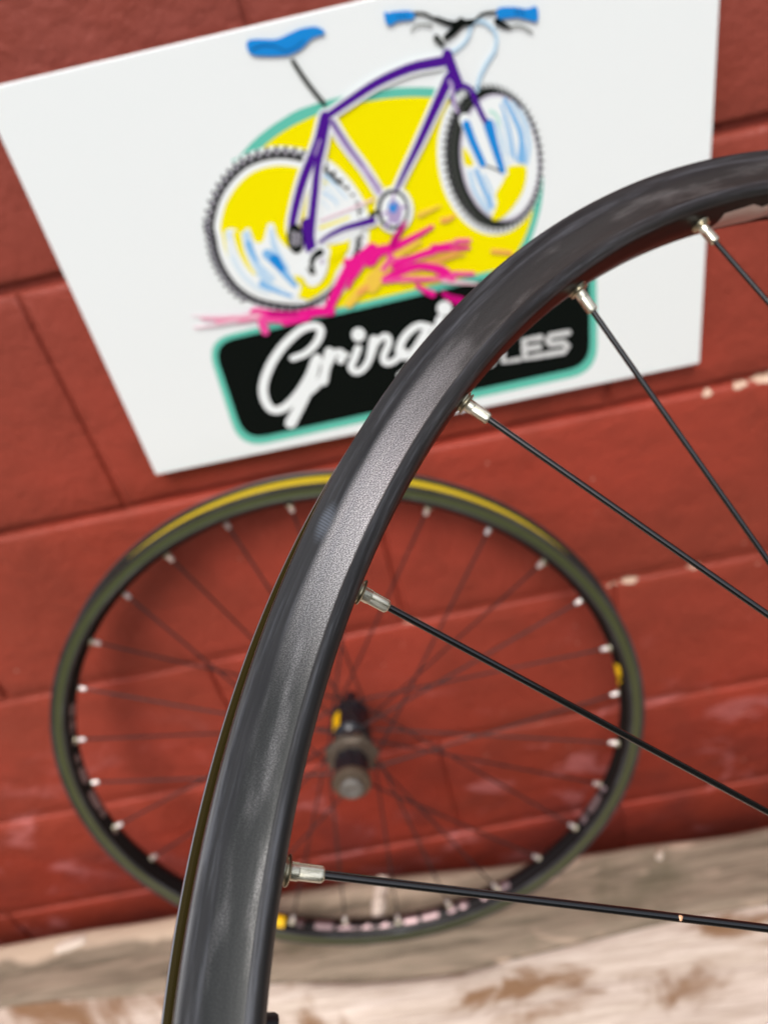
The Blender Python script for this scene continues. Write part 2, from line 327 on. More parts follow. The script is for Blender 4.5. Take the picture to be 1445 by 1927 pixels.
# ------------------------------------------------------------------ sign
ART = [
('logo_backdrop','teal',0,'f',0,0,'130.4,75 131.2,68.8 133,68.5 136,67.9 140.6,64.6 146.6,60.9 153,57.6 160.1,54.6 167.8,51.9 174.5,49.8 179.3,48.7 183.3,48.2 188,47.8 194.3,47.3 201.5,47 208.7,46.9 216.4,47.3 224.2,48 230.8,48.5 235,48.8 238,48.9 241.8,49.3 247.4,50.3 253.8,51.6 260.2,53.2 266.4,55.1 272.6,57.4 278.9,60.6 285.6,65 292.4,70.3 298.7,76.1 304.3,82.2 309.4,88.9 313.8,95.6 317.6,102.5 320.7,109.5 323,115.5 324.2,119.6 324.5,122.7 324.3,126.3 323.8,131 322.8,136.4 321.5,141.9 319.7,147.5 317.6,153.3 315.1,159.2 312.3,165.1 309.1,171.1 305.2,176.4 301.7,180.6 297.5,184.1 289.1,186.8 274.6,188.7 255.8,189.8 235.1,190.8 211.7,194 186.4,197 164.8,193.5 149.9,180.3 139.5,161.4 132.6,140.8 129.5,117.1 129.5,92.4'),
('logo_backdrop','yellow',1,'f',0,0,'134.3,79.3 137.5,73.6 139.5,72.1 142,70.8 145.6,68.5 149.7,66.4 154.1,64.3 158.8,62.1 163.9,60.1 169.3,58.2 175.2,56.6 181.5,55.3 187.8,54.2 193.8,53.5 199.8,53.1 206.1,52.8 213,52.8 220.2,52.9 226.9,53.2 232.7,53.7 238.1,54.4 243.4,55.2 248.8,56.2 254.1,57.3 259.4,58.6 264.6,60.1 269.8,61.8 275.1,64.1 280.8,67.2 286.5,71 292.1,75.3 297.5,80.4 302.8,86.1 307.3,91.8 311.1,97.5 314.2,103.3 316.5,108.9 318.1,114.3 318.9,119.7 319.1,125.1 318.7,130.9 317.7,136.8 316.4,142.6 314.8,147.9 312.9,153 310.4,158.1 307.4,163.4 303.8,168.6 299.9,173.2 296.8,176.8 293.3,179.7 285.9,182 271.5,183.7 253.1,184.9 236,185.6 221.8,185.8 208.9,185.6 197.6,185.4 188.4,185.6 180.9,185.9 174.3,186.3 169.1,187.7 164.7,189.2 158.4,187.7 148.1,181.9 136,173.2 126.2,163.4 119.4,153.2 114.7,141.9 113.9,128.8 119,111.5 127.5,92.9'),
('logo_banner','teal',2,'f',0,0,'74.6,207.3 75.4,200.5 77.3,194.9 80.2,190.6 84.2,187.5 89.3,185.5 95.4,184.8 338.8,177.8 344.6,178.2 349.2,179.8 352.8,182.5 355.4,186.4 356.9,191.6 357.3,198 356.3,255.9 355.6,263.2 353.7,269.3 350.7,274.2 346.6,277.6 341.3,279.8 334.9,280.5 93.8,283.1 87.1,282.4 81.7,280.3 77.5,276.8 74.6,271.8 73,265.5 72.7,257.9'),
('logo_banner','black',3,'f',0,0,'79.2,207.2 79.8,201.7 81.2,197.2 83.6,193.7 86.8,191.2 90.8,189.6 95.8,189 337.3,183.6 342,183.9 345.8,185.2 348.7,187.5 350.7,190.7 351.9,194.9 352.2,200.1 350.8,253.2 350.2,259.1 348.7,264 346.3,267.8 342.9,270.6 338.7,272.3 333.5,273 95.4,276.1 90,275.6 85.6,274 82.2,271.2 79.9,267.2 78.5,262.2 78.2,256'),
('logo_bicycle','white',4,'f',0,0,'100.4,103.2 103.1,97.9 106.7,91.9 110.6,86.5 114.8,82 119.4,78.1 124.1,74.6 128.9,71.6 134,69 139.4,67.2 145.4,66.2 151.7,65.8 157.9,66.1 163.6,67.2 169.2,68.9 174.7,71.2 180.3,74.2 185.8,77.8 190.8,82.1 195,87.3 198.8,93.3 202,99.3 204.6,105.3 206.6,111.3 207.6,117.5 207.4,124.1 206.3,130.9 204.9,137 203.5,141.9 201.9,146.2 199.7,150.3 197,154.5 193.8,158.5 190.1,162.6 185.7,167 180.8,171.4 176,175.2 171.6,177.9 167.4,179.9 163,181.4 158.4,182.6 153.6,183.2 148.4,183.2 142.7,182.1 136.7,180.3 130.9,178.1 125.1,175.5 119.5,172.5 114.5,169.1 110.4,165.3 106.8,161.1 103.9,156.5 101.6,151.7 99.8,146.6 98.5,141.5 97.6,136.5 97.2,131.7 97.1,126.9 97.4,122 98.1,117.3 98.8,113 99,109.7 99.2,106.8'),
('logo_bicycle','tyre',5,'f',0,0,'103.4,104.2 105.9,99.2 109.2,93.5 112.9,88.4 116.9,84.2 121.2,80.4 125.6,77.2 130.2,74.3 135,71.9 140.1,70.2 145.7,69.2 151.7,68.8 157.6,69.1 163,70.1 168.4,71.6 173.4,74 178.3,77.2 183,81.1 187.2,85.6 191.1,90.5 194.5,95.8 197.3,101.3 199.7,106.7 201.4,112.2 202.4,117.8 202.2,123.8 201.1,129.9 199.8,135.4 198.5,139.9 197,143.7 195.1,147.4 192.6,151.2 189.7,154.8 186.3,158.4 182.4,162.4 177.9,166.4 173.6,169.7 169.7,172.1 165.9,173.8 161.9,175.3 157.7,177.1 153.4,178.6 148.6,179.2 143.3,178.4 137.7,176.7 132.2,174.5 126.8,172.1 121.5,169.3 116.8,166.1 112.9,162.5 109.6,158.6 106.8,154.3 104.6,149.8 103,145 101.7,140.2 100.9,135.6 100.4,131 100.3,126.5 100.6,121.9 101.2,117.5 101.8,113.4 102,110.3 102.2,107.6'),
('logo_bicycle','black',6,'f',0,0,'106.6,105.2 108.9,100.6 112,95.3 115.5,90.5 119.1,86.5 123.1,83 127.3,79.9 131.6,77.2 136,75 140.8,73.3 146.1,72.4 151.7,72.1 157.2,72.4 162.3,73.3 167.2,74.8 172.1,76.9 177,79.5 181.8,82.8 186.2,86.6 190,91.2 193.3,96.5 196,101.8 198.3,107.1 200,112.4 200.9,117.9 200.7,123.7 199.6,129.6 198.3,135 197.1,139.3 195.6,143 193.8,146.6 191.4,150.2 188.5,153.7 185.3,157.3 181.4,161.1 177.1,164.9 172.9,168.2 169.1,170.5 165.4,172.3 161.6,173.6 157.6,174.6 153.4,175.1 148.9,175.1 143.9,174.2 138.7,172.6 133.5,170.7 128.5,168.4 123.6,165.8 119.3,162.9 115.6,159.6 112.5,155.9 109.9,152 107.9,147.7 106.3,143.3 105.2,138.9 104.4,134.5 103.9,130.3 103.8,126.1 104.1,121.8 104.6,117.7 105.2,113.9 105.4,111 105.5,108.5'),
('logo_bicycle','white',7,'f',0,0,'107.9,105.7 110.2,101.2 113.2,96.1 116.6,91.4 120.1,87.5 124,84.1 128,81.1 132.2,78.5 136.5,76.3 141.1,74.7 146.3,73.8 151.7,73.5 157,73.8 162,74.7 166.8,76.2 171.5,78.2 176.3,80.7 181,83.9 185.2,87.6 188.8,92.1 192,97.2 194.7,102.4 196.9,107.5 198.5,112.7 199.4,117.9 199.2,123.6 198.1,129.3 196.9,134.5 195.7,138.7 194.3,142.3 192.4,145.8 190.1,149.3 187.4,152.7 184.2,156.1 180.5,159.8 176.3,163.5 172.2,166.6 168.5,168.9 165,170.6 161.3,171.8 157.4,172.8 153.3,173.4 149,173.3 144.2,172.4 139.1,170.9 134.1,169 129.3,166.9 124.6,164.4 120.3,161.5 116.8,158.3 113.8,154.8 111.3,151 109.3,146.9 107.8,142.6 106.6,138.3 105.8,134.1 105.4,130 105.3,125.9 105.5,121.8 106.1,117.8 106.6,114.1 106.8,111.3 106.9,108.8'),
('logo_bicycle','yellow',8,'f',0,0,'111.8,107 113.9,102.9 116.6,98.2 119.6,93.9 122.9,90.4 126.4,87.3 130.1,84.5 133.9,82.1 137.8,80.1 142,78.6 146.7,77.8 151.7,77.5 156.6,77.8 161.1,78.6 165.5,80 169.8,81.8 174.1,84.2 178.4,87 182.3,90.4 185.6,94.5 188.5,99.2 190.9,104 192.9,108.6 194.4,113.3 195.1,118.2 194.9,123.3 194,128.5 192.8,133.2 191.7,137 190.4,140.3 188.7,143.4 186.6,146.6 184.1,149.7 181.2,152.8 177.8,156.1 174,159.5 170.3,162.3 167,164.3 163.7,165.8 160.4,167 156.8,167.8 153.2,168.3 149.2,168.3 144.9,167.5 140.3,166.1 135.8,164.4 131.4,162.5 127.1,160.2 123.3,157.7 120.1,154.8 117.3,151.6 115,148.1 113.2,144.4 111.8,140.5 110.8,136.6 110.1,132.9 109.6,129.1 109.5,125.4 109.7,121.7 110.2,118 110.7,114.7 110.8,112.1 110.9,109.9'),
('logo_bicycle','black',6,'s',2.4,2.2,'105.2,105.4 103.9,104'),
('logo_bicycle','black',6,'s',3,2.6,'103.8,101.9 102.9,101.2'),
('logo_bicycle','lilacgrey',7,'s',1.7,1.7,'104.5,102.3 104.3,102'),
('logo_bicycle','black',6,'s',2.4,2.2,'107.5,100.6 106.5,99.1'),
('logo_bicycle','black',6,'s',3,2.6,'106.5,96.9 105.8,96.2'),
('logo_bicycle','lilacgrey',7,'s',1.7,1.7,'107.2,97.4 107,97.1'),
('logo_bicycle','black',6,'s',2.4,2.2,'110.7,95.1 109.8,93.5'),
('logo_bicycle','black',6,'s',3,2.6,'110.1,91.4 109.5,90.6'),
('logo_bicycle','lilacgrey',7,'s',1.7,1.7,'110.7,92 110.6,91.6'),
('logo_bicycle','black',6,'s',2.4,2.2,'114.2,90.1 113.5,88.4'),
('logo_bicycle','black',6,'s',3,2.6,'114.1,86.4 113.6,85.5'),
('logo_bicycle','lilacgrey',7,'s',1.7,1.7,'114.6,87 114.5,86.7'),
('logo_bicycle','black',6,'s',2.4,2.2,'117.9,86 117.5,84.3'),
('logo_bicycle','black',6,'s',3,2.6,'118.2,82.3 117.8,81.4'),
('logo_bicycle','lilacgrey',7,'s',1.7,1.7,'118.7,83 118.6,82.6'),
('logo_bicycle','black',6,'s',2.4,2.2,'122,82.4 121.7,80.6'),
('logo_bicycle','black',6,'s',3,2.6,'122.7,78.7 122.4,77.7'),
('logo_bicycle','lilacgrey',7,'s',1.7,1.7,'123.1,79.4 123,79.1'),
('logo_bicycle','black',6,'s',2.4,2.2,'126.3,79.2 126.2,77.4'),
('logo_bicycle','black',6,'s',3,2.6,'127.3,75.6 127.1,74.6'),
('logo_bicycle','lilacgrey',7,'s',1.7,1.7,'127.6,76.4 127.6,76'),
('logo_bicycle','black',6,'s',2.4,2.2,'130.6,76.4 130.7,74.6'),
('logo_bicycle','black',6,'s',3,2.6,'132,72.9 131.9,71.9'),
('logo_bicycle','lilacgrey',7,'s',1.7,1.7,'132.2,73.7 132.2,73.4'),
('logo_bicycle','black',6,'s',2.4,2.2,'135.2,74.1 135.5,72.3'),
('logo_bicycle','black',6,'s',3,2.6,'136.9,70.7 136.9,69.7'),
('logo_bicycle','lilacgrey',7,'s',1.7,1.7,'137,71.5 137.1,71.2'),
('logo_bicycle','black',6,'s',2.4,2.2,'140,72.3 140.5,70.6'),
('logo_bicycle','black',6,'s',3,2.6,'142.1,69.2 142.2,68.2'),
('logo_bicycle','lilacgrey',7,'s',1.7,1.7,'142.1,70 142.2,69.6'),
('logo_bicycle','black',6,'s',2.4,2.2,'145.5,71.3 146.1,69.6'),
('logo_bicycle','black',6,'s',3,2.6,'147.8,68.4 148,67.4'),
('logo_bicycle','lilacgrey',7,'s',1.7,1.7,'147.8,69.2 147.9,68.9'),
('logo_bicycle','black',6,'s',2.4,2.2,'151.2,70.9 152.1,69.3'),
('logo_bicycle','black',6,'s',3,2.6,'153.9,68.3 154.2,67.3'),
('logo_bicycle','lilacgrey',7,'s',1.7,1.7,'153.7,69.1 153.9,68.7'),
('logo_bicycle','black',6,'s',2.4,2.2,'156.8,71.2 157.8,69.6'),
('logo_bicycle','black',6,'s',3,2.6,'159.8,68.8 160.2,67.9'),
('logo_bicycle','lilacgrey',7,'s',1.7,1.7,'159.5,69.6 159.7,69.3'),
('logo_bicycle','black',6,'s',2.4,2.2,'162,72.1 163.2,70.6'),
('logo_bicycle','black',6,'s',3,2.6,'165.2,70 165.8,69.1'),
('logo_bicycle','lilacgrey',7,'s',1.7,1.7,'164.9,70.8 165.1,70.5'),
('logo_bicycle','black',6,'s',2.4,2.2,'167.1,73.6 168.4,72.3'),
('logo_bicycle','black',6,'s',3,2.6,'170.5,71.9 171.1,71'),
('logo_bicycle','lilacgrey',7,'s',1.7,1.7,'170.1,72.6 170.3,72.3'),
('logo_bicycle','black',6,'s',2.4,2.2,'172.1,75.7 173.6,74.5'),
('logo_bicycle','black',6,'s',3,2.6,'175.7,74.3 176.4,73.6'),
('logo_bicycle','lilacgrey',7,'s',1.7,1.7,'175.2,75 175.4,74.8'),
('logo_bicycle','black',6,'s',2.4,2.2,'177.2,78.3 178.8,77.3'),
('logo_bicycle','black',6,'s',3,2.6,'180.9,77.4 181.7,76.7'),
('logo_bicycle','lilacgrey',7,'s',1.7,1.7,'180.3,78 180.6,77.8'),
('logo_bicycle','black',6,'s',2.4,2.2,'182.2,81.5 183.9,80.7'),
('logo_bicycle','black',6,'s',3,2.6,'186,81 186.8,80.5'),
('logo_bicycle','lilacgrey',7,'s',1.7,1.7,'185.3,81.6 185.6,81.4'),
('logo_bicycle','black',6,'s',2.2,1.4,'186.6,86.2 188.5,84.8'),
('logo_bicycle','black',6,'s',2.2,1.4,'190.4,90.9 192.5,89.7'),
('logo_bicycle','black',6,'s',2.2,1.4,'193.7,96.2 195.9,95.3'),
('logo_bicycle','black',6,'s',2.2,1.4,'196.5,101.6 198.8,101'),
('logo_bicycle','black',6,'s',2.2,1.4,'198.8,106.9 201.2,106.6'),
('logo_bicycle','black',6,'s',2.2,1.4,'200.5,112.3 203,112.3'),
('logo_bicycle','black',6,'s',2.2,1.4,'201.4,117.8 203.9,118.1'),
('logo_bicycle','black',6,'s',2.2,1.4,'201.2,123.7 203.7,124.2'),
('logo_bicycle','black',6,'s',2.2,1.4,'200.2,129.7 202.5,130.5'),
('logo_bicycle','black',6,'s',2.2,1.4,'198.9,135.1 201.2,136.2'),
('logo_bicycle','black',6,'s',2.2,1.4,'197.6,139.5 199.8,140.8'),
('logo_bicycle','black',6,'s',2.2,1.4,'196.1,143.2 198.2,144.7'),
('logo_bicycle','black',6,'s',2.2,1.4,'194.2,146.9 196.2,148.6'),
('logo_bicycle','black',6,'s',2.2,1.4,'191.8,150.6 193.7,152.4'),
('logo_bicycle','black',6,'s',2.2,1.4,'189,154.1 190.6,156.2'),
('logo_bicycle','black',6,'s',2.2,1.4,'185.7,157.7 187.2,159.9'),
('logo_bicycle','black',6,'s',2.2,1.4,'181.8,161.6 183,163.9'),
('logo_bicycle','black',6,'s',2.2,1.4,'177.4,165.4 178.4,168'),
('logo_bicycle','black',6,'s',2.2,1.4,'173.2,168.7 173.9,171.4'),
('logo_bicycle','black',6,'s',2.2,1.4,'169.3,171.1 169.9,173.9'),
('logo_bicycle','black',6,'s',2.2,1.4,'165.6,172.9 165.9,175.7'),
('logo_bicycle','black',6,'s',2.2,1.4,'161.7,174.2 161.8,177.1'),
('logo_bicycle','black',6,'s',2.2,1.4,'157.6,175.2 157.5,178.1'),
('logo_bicycle','black',6,'s',2.2,1.4,'153.4,175.8 153.1,178.7'),
('logo_bicycle','black',6,'s',2.2,1.4,'148.8,175.7 148.3,178.6'),
('logo_bicycle','black',6,'s',2.2,1.4,'143.8,174.8 143,177.6'),
('logo_bicycle','black',6,'s',2.2,1.4,'138.5,173.2 137.5,175.9'),
('logo_bicycle','black',6,'s',2.2,1.4,'133.3,171.3 132,173.8'),
('logo_bicycle','black',6,'s',2.2,1.4,'128.3,169 126.7,171.4'),
('logo_bicycle','black',6,'s',2.2,1.4,'123.3,166.4 121.5,168.6'),
('logo_bicycle','black',6,'s',2.2,1.4,'118.9,163.4 116.9,165.4'),
('logo_bicycle','black',6,'s',2.4,2.2,'115.1,161 113,161.8'),
('logo_bicycle','black',6,'s',3,2.6,'110.8,161.3 109.7,161.9'),
('logo_bicycle','lilacgrey',7,'s',1.7,1.7,'111.6,160.7 111.2,160.9'),
('logo_bicycle','black',6,'s',2.4,2.2,'111.8,157.3 109.8,157.9'),
('logo_bicycle','black',6,'s',3,2.6,'107.6,157.1 106.5,157.7'),
('logo_bicycle','lilacgrey',7,'s',1.7,1.7,'108.5,156.6 108.1,156.7'),
('logo_bicycle','black',6,'s',2.4,2.2,'109.1,153.3 107,153.7'),
('logo_bicycle','black',6,'s',3,2.6,'105,152.7 103.9,153.1'),
('logo_bicycle','lilacgrey',7,'s',1.7,1.7,'105.9,152.3 105.5,152.4'),
('logo_bicycle','black',6,'s',2.4,2.2,'107,149 104.9,149.2'),
('logo_bicycle','black',6,'s',3,2.6,'103,148 101.8,148.3'),
('logo_bicycle','lilacgrey',7,'s',1.7,1.7,'103.9,147.7 103.5,147.7'),
('logo_bicycle','black',6,'s',2.4,2.2,'105.3,144.4 103.3,144.4'),
('logo_bicycle','black',6,'s',3,2.6,'101.5,143.1 100.4,143.3'),
('logo_bicycle','lilacgrey',7,'s',1.7,1.7,'102.5,142.8 102,142.8'),
('logo_bicycle','black',6,'s',2.4,2.2,'104.1,139.9 102.1,139.7'),
('logo_bicycle','black',6,'s',3,2.6,'100.5,138.2 99.3,138.3'),
('logo_bicycle','lilacgrey',7,'s',1.7,1.7,'101.4,138 101,138'),
('logo_bicycle','black',6,'s',2.4,2.2,'103.2,135.4 101.3,135.1'),
('logo_bicycle','black',6,'s',3,2.6,'99.8,133.5 98.7,133.4'),
('logo_bicycle','lilacgrey',7,'s',1.7,1.7,'100.7,133.4 100.4,133.3'),
('logo_bicycle','black',6,'s',2.4,2.2,'102.7,131.1 100.8,130.5'),
('logo_bicycle','black',6,'s',3,2.6,'99.5,128.8 98.4,128.6'),
('logo_bicycle','lilacgrey',7,'s',1.7,1.7,'100.5,128.8 100.1,128.7'),
('logo_bicycle','black',6,'s',2.4,2.2,'102.5,126.8 100.7,126.1'),
('logo_bicycle','black',6,'s',3,2.6,'99.6,124.2 98.5,124'),
('logo_bicycle','lilacgrey',7,'s',1.7,1.7,'100.5,124.3 100.2,124.1'),
('logo_bicycle','black',6,'s',2.4,2.2,'102.8,122.4 101.1,121.6'),
('logo_bicycle','black',6,'s',3,2.6,'100.1,119.6 99.1,119.3'),
('logo_bicycle','lilacgrey',7,'s',1.7,1.7,'101,119.8 100.7,119.6'),
('logo_bicycle','black',6,'s',2.4,2.2,'103.3,118.1 101.7,117.1'),
('logo_bicycle','black',6,'s',3,2.6,'101,115.1 100,114.7'),
('logo_bicycle','lilacgrey',7,'s',1.7,1.7,'101.8,115.3 101.5,115.1'),
('logo_bicycle','black',6,'s',2.4,2.2,'103.9,114.3 102.3,113.1'),
('logo_bicycle','black',6,'s',3,2.6,'101.8,111.1 100.8,110.6'),
('logo_bicycle','lilacgrey',7,'s',1.7,1.7,'102.6,111.4 102.3,111.1'),
('logo_bicycle','black',6,'s',2.4,2.2,'104,111.3 102.6,110.1'),
('logo_bicycle','black',6,'s',3,2.6,'102.1,108 101.2,107.4'),
('logo_bicycle','lilacgrey',7,'s',1.7,1.7,'102.9,108.3 102.7,108.1'),
('logo_bicycle','black',6,'s',2.4,2.2,'104.2,108.7 102.8,107.4'),
('logo_bicycle','black',6,'s',3,2.6,'102.5,105.3 101.6,104.7'),
('logo_bicycle','lilacgrey',7,'s',1.7,1.7,'103.3,105.7 103,105.4'),
('logo_bicycle','white',9,'f',0,0,'176.5,101.3 180.6,98.5 185.6,96.2 190.3,95.8 194.3,98.8 198.1,103.8 200.7,109 201.6,113.8 201.3,118.8 200.8,123.4 201.1,127.7 201.1,131.7 198.5,134.4 190.6,135.7 180,135.8 171.8,134.2 168.3,130.3 167.2,124.9 167.2,119.9 168.2,116.2 170.2,112.9 172.1,109.8 173.3,106.7 174.4,103.8'),
('logo_bicycle','sky',10,'s',2.55,0.95,'186.2,90.3 187.3,92 188.4,93.7 189.5,95.4 190.7,97.4 192,99.8 193.4,102.5 194.8,105.2 196.2,108'),
('logo_bicycle','pale',10,'s',2.21,1.09,'183.5,95.1 184.5,96.6 185.4,98.1 186.4,99.7 187.5,101.4 188.5,103.2 189.7,105.3 190.8,107.3 191.9,109.4'),
('logo_bicycle','sky',10,'s',2.14,0.92,'182.8,101.1 184.1,102.6 185.5,104.1 186.8,105.6 187.8,106.9 188.4,108.1 188.7,109.1 188.9,110.1 189.2,111.2'),
('logo_bicycle','pale',10,'s',1.78,0.92,'179.5,105.1 180.3,106.3 181.1,107.5 181.8,108.7 182.4,109.7 182.8,110.5 183,111.1 183.2,111.7 183.4,112.3'),
('logo_bicycle','yellow',10,'s',2.21,1.46,'175.3,123 177.5,122.7 179.7,122.4 182,122.1 184.4,121.8 186.9,121.4 189.6,121 192.4,120.5 195.1,120.1'),
('logo_bicycle','white',9,'f',0,0,'114,111.2 116.1,110.1 118.6,110.8 120.6,111.9 121.8,113 122.6,114.3 123.7,115 125.5,114.2 127.6,112.7 129.2,112.6 129.7,115.3 129.8,119.3 130.4,122.3 131.8,123.8 133.7,124.3 135.7,123.5 137.7,120.6 139.9,116.4 141.7,113.4 143.3,112.5 144.6,112.7 145.6,113.9 145.8,116.4 145.7,119.9 146.2,123.4 147.7,127.2 149.9,130.9 152.5,133.2 155.8,132.8 159.6,130.9 163.1,129.8 166.4,130.1 169.5,131.2 172.2,132.6 174.8,134.3 177.1,136.3 178,139 176.7,142.7 174,147.1 171,151.2 168.1,155.4 164.9,159.4 161.9,161.5 159.4,160.3 157.3,157.2 155.3,154.6 153.2,153 151.3,151.7 150.2,151.7 150.7,153.3 152,156.2 152.4,159.3 151.3,163 149.3,167 146.4,169.6 142.1,170 136.8,169 131.8,167.2 127.3,164.7 123,161.5 119.2,157.9 116.1,153.8 113.4,149.3 111.5,144.5 110.3,139.4 109.7,134.1 109.8,128.6 110.7,122.2 112.2,115.7'),
('logo_bicycle','yellow',10,'s',4.95,1.46,'120.4,115.1 120.2,117.8 119.9,120.4 119.7,123 119.6,125.8 119.8,128.6 120.2,131.6 120.6,134.6 121.1,137.2 121.7,139.3 122.4,141.2 123.2,142.9 123.9,144.7'),
('logo_bicycle','pale',11,'s',4.37,3.3,'115,113.1 114.4,116.2 113.8,119.4 113.3,122.6 113.1,125.9 113.2,129.6 113.5,133.5 114.2,137.4 115.1,141 116.3,144.3 117.9,147.5 119.7,150.5 121.5,153 123.3,155 125.1,156.5 127,157.8 128.9,159.2'),
('logo_bicycle','sky',11,'s',4.74,5.83,'126.4,116.5 126.2,119.1 125.9,121.7 125.7,124.4 125.7,127.1 126,130.2 126.4,133.4 127,136.6 127.8,139.6 129.1,142.3 130.7,144.8 132.4,147.2 134.1,149.7'),
('logo_bicycle','sky',11,'s',2.21,6.56,'143.2,117 142.8,119.4 142.5,121.8 142.2,124.3 142.1,126.7 142.1,129.1 142.3,131.4 142.5,133.8 142.8,136.1 143.1,138.4 143.5,140.6 144,142.9 144.5,145.1'),
('logo_bicycle','blue2',11,'s',4.64,2.24,'126.1,123 126.2,124.8 126.3,126.5 126.4,128.2 126.6,129.9 126.9,131.3 127.3,132.7 127.8,134 128.2,135.4'),
('logo_bicycle','blue2',11,'s',7.29,3.64,'136.3,132.9 137.4,134.8 138.5,136.7 139.6,138.7 140.7,140.8 141.7,143.1 142.7,145.6 143.7,148.1 144.7,150.4 145.7,152.5 146.6,154.5 147.5,156.4 148.5,158.4'),
('logo_bicycle','blue1',11,'s',7.22,4.48,'140,137.2 142.9,144.8'),
('logo_bicycle','blue2',11,'s',5.67,2.28,'127.4,152.6 129,154.1 130.6,155.5 132.2,157 134.1,158.6 136.4,160.4 138.9,162.2 141.4,164 144,165.9'),
('logo_bicycle','sky',11,'s',2.86,2.06,'126.4,144.5 127.4,146.4 128.3,148.4 129.4,150.4 130.8,152.5 132.8,154.7 135.1,157.1 137.6,159.4 140,161.8'),
('logo_bicycle','white',11,'s',2.51,1.58,'113.7,118.6 113.1,128.5'),
('logo_bicycle','white',11,'s',0.92,0.73,'132.9,145.1 134,146.9 135.1,148.7 136.2,150.6 137.5,152.3 139.1,153.9 140.8,155.4 142.5,156.8 144.3,158.3'),
('logo_bicycle','yellow',12,'f',0,0,'178.4,139.1 192.3,134.7 190.4,141.8 175.1,147.8'),
('logo_bicycle','yellow',12,'f',0,0,'148.6,167.4 153.2,159.5 159.2,162.2 167.9,161.1 178.1,156.3 172.2,163.9 161.6,169.5 154.4,171.5'),
('logo_bicycle','yellow',12,'f',0,0,'149.4,151.5 153.2,152.8 155.4,157.3 152.8,159.4 149.9,156'),
('logo_bicycle','white',4,'f',0,0,'325.2,106.3 325,114 324.1,121.6 322.3,128.9 319.6,135.6 316.2,141.6 312.2,146.6 307.5,150.5 302.4,153.2 297,154.6 291.4,154.6 285.8,153.3 280.4,150.7 275.3,146.8 270.7,141.8 266.7,135.9 263.3,129.2 260.7,121.9 258.9,114.2 258,106.4 257.9,98.6 258.6,91.1 260.1,83.9 262.4,77.4 265.2,71.5 268.7,66.4 272.7,62.2 277.1,59.1 281.7,56.9 286.6,55.8 291.6,55.9 296.6,57 301.4,59.1 306.1,62.3 310.5,66.5 314.4,71.5 317.9,77.4 320.8,84 323,91.1 324.5,98.5'),
('logo_bicycle','black',5,'f',0,0,'323.1,106.2 323,113.2 322.1,120.1 320.5,126.6 318.2,132.7 315.2,138 311.5,142.5 307.4,146 302.9,148.5 298.1,149.7 293.2,149.8 288.3,148.6 283.5,146.2 279,142.8 274.9,138.3 271.3,133 268.3,127 265.9,120.4 264.3,113.5 263.4,106.5 263.3,99.4 263.9,92.6 265.2,86.1 267.2,80.1 269.7,74.7 272.8,70.1 276.3,66.3 280.2,63.4 284.4,61.4 288.7,60.4 293.2,60.4 297.6,61.4 302,63.4 306.2,66.3 310.1,70.1 313.6,74.7 316.7,80 319.3,86 321.2,92.4 322.5,99.2'),
('logo_bicycle','darkgrey',6,'f',0,0,'323.1,106.3 323,113.2 322.1,120 320.6,126.4 318.3,132.3 315.3,137.6 311.8,142 307.8,145.5 303.4,147.9 298.7,149.1 293.9,149.2 289.1,148 284.4,145.7 280,142.3 276,137.9 272.5,132.7 269.5,126.8 267.3,120.3 265.7,113.5 264.8,106.6 264.7,99.6 265.2,92.9 266.5,86.5 268.4,80.6 270.9,75.3 273.9,70.8 277.3,67 281.1,64.1 285.2,62.2 289.5,61.2 293.8,61.2 298.2,62.2 302.5,64.1 306.5,67 310.4,70.7 313.8,75.3 316.8,80.5 319.3,86.4 321.3,92.7 322.5,99.4'),
('logo_bicycle','black',7,'f',0,0,'323.8,106.3 323.7,113.1 323,119.7 321.5,126 319.5,131.8 316.8,137 313.6,141.3 309.9,144.7 305.8,147.1 301.6,148.3 297.1,148.4 292.7,147.3 288.4,145.1 284.4,141.8 280.7,137.5 277.4,132.5 274.7,126.7 272.6,120.4 271.1,113.8 270.3,107 270.1,100.2 270.6,93.7 271.8,87.4 273.5,81.6 275.7,76.4 278.5,71.9 281.6,68.2 285.1,65.4 288.8,63.4 292.8,62.5 296.8,62.4 300.8,63.4 304.7,65.2 308.5,68 312,71.6 315.2,76.1 318,81.2 320.3,86.9 322.1,93.1 323.3,99.6'),
('logo_bicycle','lilacgrey',8,'f',0,0,'323.1,106.3 323,112.8 322.3,119.1 321,125.1 319,130.6 316.4,135.5 313.4,139.6 309.9,142.8 306.1,145.1 302,146.3 297.8,146.3 293.7,145.3 289.6,143.2 285.7,140.1 282.2,136 279.1,131.2 276.6,125.7 274.5,119.8 273.1,113.5 272.3,107 272.1,100.5 272.6,94.3 273.7,88.3 275.3,82.8 277.4,77.8 280,73.5 283,70 286.3,67.2 289.9,65.4 293.6,64.4 297.4,64.4 301.2,65.3 305,67.1 308.6,69.7 311.9,73.2 314.9,77.4 317.6,82.3 319.8,87.8 321.5,93.7 322.6,99.9'),
('logo_bicycle','white',9,'f',0,0,'321.4,106.1 321.3,112.3 320.7,118.2 319.4,123.9 317.5,129.2 315.2,133.8 312.3,137.7 309.1,140.8 305.5,142.9 301.7,144 297.8,144.1 293.9,143.1 290.1,141.1 286.6,138.2 283.3,134.4 280.4,129.8 278,124.6 276.1,119 274.8,113 274,106.9 273.8,100.7 274.3,94.8 275.3,89.1 276.8,83.8 278.8,79.1 281.2,75 284,71.6 287.1,69 290.4,67.2 293.9,66.3 297.4,66.3 301,67.1 304.5,68.8 307.8,71.3 311,74.6 313.8,78.7 316.3,83.3 318.3,88.5 319.9,94.1 321,100.1'),
('logo_bicycle','black',8,'s',1.9,1.2,'322.1,106.1 325.2,106.4'),
